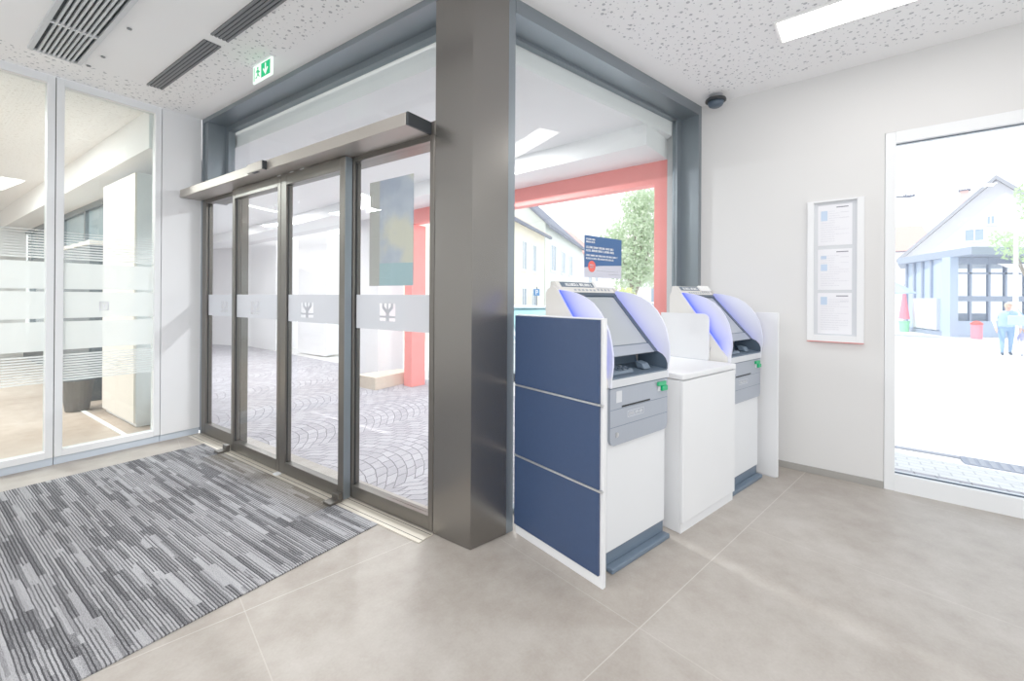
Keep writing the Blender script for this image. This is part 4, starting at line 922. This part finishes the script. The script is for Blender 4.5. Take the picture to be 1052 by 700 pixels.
# ---- plaza seen through window C
gh0, gh1 = (34.6, 37.96), (41.6, 30.0)
gt = house(gh0, gh1, 12, 5.2, 10.87, 'gable_render', 'roof_pale', [(3.65, 6.5, 1.0, .9), (4.85, 7.75, .35, .6)], 'gable_house', 'white gabled house behind the pavilion on the plaza', 'house', -.3, True, .5)
k = MB(); L_ = 10.6; s_ = (10.87-5.2)/(L_/2)
for m_ in (lambda x: x, lambda x: L_-x):
    k.prism_y([(m_(-.55), 5.5-.55*s_+.02), (m_(L_/2), 11.17+.02), (m_(L_/2), 11.17+.34), (m_(-.55), 5.5-.55*s_+.34)], -.45, -.34)
k.obj('verge_board', 'roof_slate', gt)
ch = MB().box(3.3, 3.8, .5, 1.0, 7.6, 10.75).obj('chimney', 'brick', gt); MB().box(3.2, 3.9, .4, 1.1, 10.75, 10.95).obj('chimney_cap', 'roof_grey', ch)
house(at(905, 58), at(962, 56), 8, 8.0, 11.5, 'white_render', 'roof_red', [(2.9, 5.0, 2.0, 1.9)], 'house', 'pale house with reddish roof far left behind the pavilion')

t = thing('pavilion', 'pale blue glass pavilion with flat roof on the plaza', 'pavilion', at(984, 19.6, -.3), 0)
o = Vector(at(984, 19.6, -.3)); rel = lambda q: (q[0]-o.x, q[1]-o.y)
rc, rl, rr = rel(at(998, 18.3)), rel(at(922, 23.6)), rel(at(1130, 18.3))
wc, wl_, wr_ = rel(at(976, 19.6)), rel(at(931, 23.6)), rel(at(1130, 19.5))
bk = rel(at(1090, 26)); bl = rel(at(938, 27))
MB().prism_z([rl, rc, rr, bk, (bl[0]-.8, bl[1])], 3.62, 3.95).obj('roof', 'pav_roof', t)
MB().prism_z([wl_, wc, (wc[0]+.35, wc[1]+.2), (wl_[0]+.35, wl_[1]+.2)], 0, 3.62).obj('wall_panel', 'pav_blue', t)
lw = Vector(wl_), Vector(wc); dl = (lw[1]-lw[0]); nl = Vector((dl.y, -dl.x)).normalized()*-1
if nl.dot(Vector((-o.x, -o.y))) < 0: nl = -nl
def onleft(f0, f1, z0, z1, th, name, mat):
    a, b = lw[0]+dl*f0, lw[0]+dl*f1
    return MB().prism_z([tuple(a), tuple(b), tuple(b+nl*th), tuple(a+nl*th)], z0, z1).obj(name, mat, t)
for k, f in enumerate((.02, .22, .42, .62)): onleft(f, f+.035, 0, 3.6, .08, 'mullion', 'pav_grey')
onleft(.25, .80, .25, 1.75, .12, 'notice_panel', 'lip'); onleft(0, 1, 0, .2, .1, 'base_rail', 'pav_grey')
MB().box(wc[0]-.12, wc[0]+.25, wc[1]-.12, wc[1]+.25, 0, 3.62).obj('corner_post', 'pav_blue', t)
xs = [wc[0]+.9, wc[0]+1.75, wc[0]+2.5, wc[0]+3.4, wc[0]+4.6]
for x in xs: MB().box(x-.05, x+.05, wc[1]-.04, wc[1]+.06, 0, 3.62).obj('window_post', 'pav_grey', t)
MB().box(wc[0]+.25, wr_[0], wc[1]-.05, wc[1]+.08, 1.62, 1.86).obj('middle_rail', 'pav_grey', t)
MB().box(wc[0]+.25, wr_[0], wc[1]-.04, wc[1]+.06, 2.86, 2.93).obj('upper_rail', 'pav_grey', t)
MB().box(wc[0]+.25, wr_[0], wc[1]-.06, wc[1]+.10, 0, .72).obj('parapet', 'pav_blue', t)
MB().box(wc[0]+.25, wr_[0], wc[1]+.0, wc[1]+.02, .72, 3.6).obj('pane', 'glass_tint', t)
MB().prism_y([(wc[0]+1.6, 3.3), (wc[0]+6, 3.3), (wc[0]+6, 2.2), (wc[0]+3.6, 2.5)], wc[1]-.5, wc[1]-.46).obj('awning', 'white_render', t)
MB().box(wc[0]+.25, wr_[0], wc[1]-.03, wc[1]+.0, 3.3, 3.6).obj('fascia_band', 'pav_grey', t)
MB().box(wc[0]+.6, wc[0]+2.2, wc[1]+.4, wc[1]+.9, 0, 1.05).obj('counter', 'pav_grey', t)

t = thing('parasol', 'open pale blue parasol at the left edge of the plaza window', 'parasol', at(913.5, 20, -.3))
MB().tube([(0, 0, 0), (0, 0, 2.7)], .03, 8).obj('pole', 'kerb', t)
MB().lathe([(.95, 1.95), (.93, 2.0), (.5, 2.3), (.05, 2.6)], seg=8).obj('canopy', 'parasol_blue', t)
t = thing('closed_parasol', 'closed red parasol standing in the mint green tub by the pavilion', 'parasol', at(929, 22.6, .15))
MB().tube([(0, 0, 0), (0, 0, 2.05)], .02, 8).obj('pole', 'kerb', t)
MB().lathe([(.23, .22), (.22, .3), (.12, 1.1), (.05, 1.75), (.02, 1.95)], seg=10).obj('canopy', 'parasol_red', t)
t = thing('planter_tub', 'mint green tub holding the closed red parasol by the pavilion', 'tub', at(929, 22.6, -.3))
MB().lathe([(.18, 0), (.22, .5), (.24, .52), (.24, .56), (.2, .56), (.19, .45)], seg=18).obj('tub', 'tub', t)
t = thing('litter_bin', 'pink red litter bin in front of the pavilion parapet', 'bin', at(1003.5, 18.6, -.3))
MB().lathe([(.17, 0), (.18, .05), (.18, .62)], seg=16).obj('bin_body', 'bin_red', t); MB().lathe([(.2, .62), (.2, .68), (.1, .76), (.03, .78)], seg=16).obj('lid', 'red_edge', t)
lampb = at(1043.5, 15.6, -.3)
t = thing('street_lamp', 'white plaza lamp post beside the walking person', 'street lamp', lampb)
MB().tube([(0, 0, 0), (0, 0, .9), (0, 0, 4.1)], [.085, .07, .055], 12).obj('post', 'white', t)
MB().lathe([(.08, 4.1), (.2, 4.2), (.22, 4.45), (.1, 4.6)], seg=14).obj('lantern', 'frame_far', t)
t = thing('street_lamp', 'street lamp head on an arm at the left edge of the plaza window', 'street lamp', at(902, 15.5, -.3))
MB().tube([(0, 0, 0), (0, 0, 4.9), (.12, 0, 5.3), (.3, 0, 5.4)], [.08, .06, .05, .05], 10).obj('post', 'kerb', t)
MB().box(.3, 1.22, -.12, .12, 5.36, 5.46, .03).obj('lamp_head', 'roof_grey', t)
tree('tree', 'light green young tree behind the plaza lamp post', 'tree', at(1062, 17, -.3), 2.6, .09, [((-1.0, 0, 3.9), .55), ((-.4, 0, 3.6), .6), ((-1.3, 0, 4.1), .4), ((0, 0, 4.6), .8), ((.3, 0, 5.6), .7), ((-.2, 0, 5.9), .5)], 1100, .08, 'leaf_w', 9)

# ------------------------------------------------------------------ people
def person(label, loc, rotz, h, top, sleeve, legs, hair, lean=.12, bag=None):
    t = thing('person', label, 'person', loc, rotz)
    s = h/1.70
    J = {}; V = []; Rd = []; E_ = []
    def j(n, p, r, par=None):
        J[n] = len(V); V.append(tuple(c*s for c in p)); Rd.append((r[0]*s, r[1]*s) if isinstance(r, tuple) else (r*s, r*s))
        if par is not None: E_.append((J[par], J[n]))
    f = -lean
    j('pelvis', (0, 0, .92), (.19, .14)); j('waist', (0, f*.35, 1.06), (.19, .14), 'pelvis'); j('chest', (0, f*.8, 1.26), (.20, .14), 'waist')
    j('neckb', (0, f*1.1, 1.42), (.09, .08), 'chest'); j('neck', (0, f*1.3, 1.47), .055, 'neckb'); j('head0', (0, f*1.55, 1.53), (.07, .08), 'neck'); j('head1', (0, f*1.7, 1.60), (.078, .095), 'head0'); j('head2', (0, f*1.7, 1.665), (.06, .075), 'head1')
    for sd, st in ((-1, .16), (1, -.14)):
        q = 'l' if sd < 0 else 'r'
        j('sh'+q, (sd*.19, f*1.0, 1.38), .07, 'chest'); j('el'+q, (sd*.29, f*.7+.05, 1.12), .052, 'sh'+q); j('wr'+q, (sd*.27, f*.7-.12, .90), .033, 'el'+q); j('pa'+q, (sd*.265, f*.7-.15, .835), (.020, .036), 'wr'+q)
        for k in range(4): j('f%d%s' % (k, q), (sd*.258, f*.7-.185+k*.018, .775-.012*(k in (1, 2))), .009, 'pa'+q); j('g%d%s' % (k, q), (sd*.245, f*.7-.185+k*.018, .735-.014*(k in (1, 2))), .008, 'f%d%s' % (k, q))
        j('t'+q, (sd*.245, f*.7-.195, .82), .010, 'pa'+q); j('u'+q, (sd*.235, f*.7-.215, .79), .009, 't'+q)
        j('hip'+q, (sd*.10, 0, .86), (.105, .115), 'pelvis'); j('kn'+q, (sd*.11, -st*.55-.02, .49), .066, 'hip'+q); j('an'+q, (sd*.11, -st+.03, .10), .042, 'kn'+q); j('he'+q, (sd*.11, -st+.03, .05), .042, 'an'+q); j('to'+q, (sd*.12, -st-.13, .035), (.045, .03), 'he'+q)
    me = bpy.data.meshes.new('body'); me.from_pydata(V, E_, []); o = bpy.data.objects.new('body', me); C.objects.link(o)
    md = o.modifiers.new('skin', 'SKIN'); md.use_smooth_shade = True; ss = o.modifiers.new('sub', 'SUBSURF'); ss.levels = 2; ss.render_levels = 2
    if not me.skin_vertices:
        bpy.context.view_layer.objects.active = o
    for i, sv in enumerate(me.skin_vertices[0].data): sv.radius = Rd[i]; sv.use_root = (i == 0)
    dg = bpy.context.evaluated_depsgraph_get(); me2 = bpy.data.meshes.new_from_object(o.evaluated_get(dg))
    bpy.data.objects.remove(o)
    ob = bpy.data.objects.new('body', me2); C.objects.link(ob); ob.parent = t
    me2.materials.clear()
    for m in ('skin', top, sleeve, legs, 'shoe'): me2.materials.append(M[m])
    for p in me2.polygons:
        c = p.center/s; p.use_smooth = True
        i = 0
        if c.z < .085: i = 4
        elif c.z < .93 and abs(c.x) < .225: i = 3
        elif c.z < 1.45 and abs(c.x) < .215: i = 1
        elif c.z > .91 and c.z < 1.45: i = 2
        p.material_index = i
    hc = Vector((0, f*1.7+.012, 1.625))*s
    hb = MB(); bmesh.ops.create_uvsphere(hb.bm, u_segments=18, v_segments=12, radius=1)
    for v in hb.bm.verts:
        v.co = Vector((v.co.x*.092, v.co.y*.108, v.co.z*.10))*s
        if v.co.y < -.02*s and v.co.z < .03*s: v.co.y = -.02*s
        v.co += hc
    hb.obj('hair', hair, t, smooth=True)
    fc = MB(); y = (f*1.7-.093)*s
    fc.prism_x([(y-.018*s, 1.575*s), (y, 1.61*s), (y+.02*s, 1.575*s)], -.012*s, .012*s); fc.obj('nose', 'skin', t)
    fe = MB()
    for x in (-.03, .03): fe.box((x-.012)*s, (x+.012)*s, y-.001*s, y+.012*s, 1.600*s, 1.610*s)
    fe.obj('eyes', 'shoe', t); MB().box(-.022*s, .022*s, y+.001*s, y+.016*s, 1.548*s, 1.555*s).obj('mouth', 'red_edge', t)
    return t
pl_ = at(1034, 13.2); pl_ = (pl_[0], pl_[1], gz(pl_))
person('person in a light blue jacket with white sleeves and jeans walking across the plaza', pl_, R(-40), 1.58, 'shirt', 'sleeve', 'jeans', 'hair', .16)
bgp = (pl_[0]-.12, pl_[1]-.36, pl_[2]+.92)
t = thing('shoulder_bag', 'pale blue bag held in front of the person on the plaza', 'bag', bgp, R(-40))
MB().box(-.17, .17, -.05, .05, 0, .30, .03).obj('bag_body', 'bag', t)
MB().tube([(-.15, 0, .29), (-.12, .03, .42), (.05, .08, .47), (.15, 0, .29)], .012, 6).obj('strap', 'jeans', t)
cp_ = at(1053, 13.0); cp_ = (cp_[0], cp_[1], gz(cp_))
person('child in a lilac top at the right edge of the plaza window', cp_, R(-50), .80, 'top_purple', 'top_purple', 'sleeve', 'hair_o', .05)

# ------------------------------------------------------------------ light
w = bpy.data.worlds.new('sky'); scn.world = w; w.use_nodes = True; nt = w.node_tree; nt.nodes.clear()
wo = nt.nodes.new('ShaderNodeOutputWorld'); bg = nt.nodes.new('ShaderNodeBackground'); tc = nt.nodes.new('ShaderNodeTexCoord'); sx = nt.nodes.new('ShaderNodeSeparateXYZ'); rp = nt.nodes.new('ShaderNodeValToRGB')
nt.links.new(tc.outputs['Generated'], sx.inputs[0]); nt.links.new(sx.outputs[2], rp.inputs[0])
rp.color_ramp.elements[0].color = (1, 1, 1, 1); rp.color_ramp.elements[1].color = (.78, .88, 1, 1); rp.color_ramp.elements[0].position = .15
nt.links.new(rp.outputs[0], bg.inputs[0]); bg.inputs[1].default_value = 1.7; nt.links.new(bg.outputs[0], wo.inputs[0])
sd = bpy.data.lights.new('sun', 'SUN'); sd.energy = 3.6; sd.angle = R(.6); sd.color = (1, .97, .92)
so = bpy.data.objects.new('sun', sd); C.objects.link(so); so.location = (0, -5, 12)
az, el = R(-39.3+180+40), R(59)      # where the sun stands, seen from the plaza
# direction towards the sun: behind the building, off to the left along the facade
n = wnrm('C'); u = wdir('C'); hx = -n[0]*cos(R(55))-u[0]*sin(R(55)); hy = -n[1]*cos(R(55))-u[1]*sin(R(55))
vs = Vector((hx*cos(el), hy*cos(el), sin(el))); so.rotation_euler = vs.to_track_quat('Z', 'Y').to_euler()

# ------------------------------------------------------------------ camera
cd = bpy.data.cameras.new('camera'); cd.sensor_width = 36; cd.lens = 443.1/1052*36; cd.clip_start = .02; cd.clip_end = 400
cd.shift_y = -(350-305.4)/1052
co = bpy.data.objects.new('camera', cd); C.objects.link(co); co.location = (0, 0, EYE)
co.rotation_euler = (Matrix.Rotation(R(90.1), 4, 'X') @ Matrix.Rotation(R(.35), 4, 'Z')).to_euler()
scn.camera = co
scn.view_settings.view_transform = 'Standard'; scn.view_settings.look = 'None'; scn.view_settings.exposure = 0.15; scn.view_settings.gamma = 1.25
scn.cycles.use_denoising = True; scn.cycles.max_bounces = 10; scn.cycles.diffuse_bounces = 5; scn.cycles.glossy_bounces = 5; scn.cycles.transparent_max_bounces = 24; scn.cycles.caustics_reflective = False; scn.cycles.caustics_refractive = False; scn.cycles.sample_clamp_indirect = 6.0
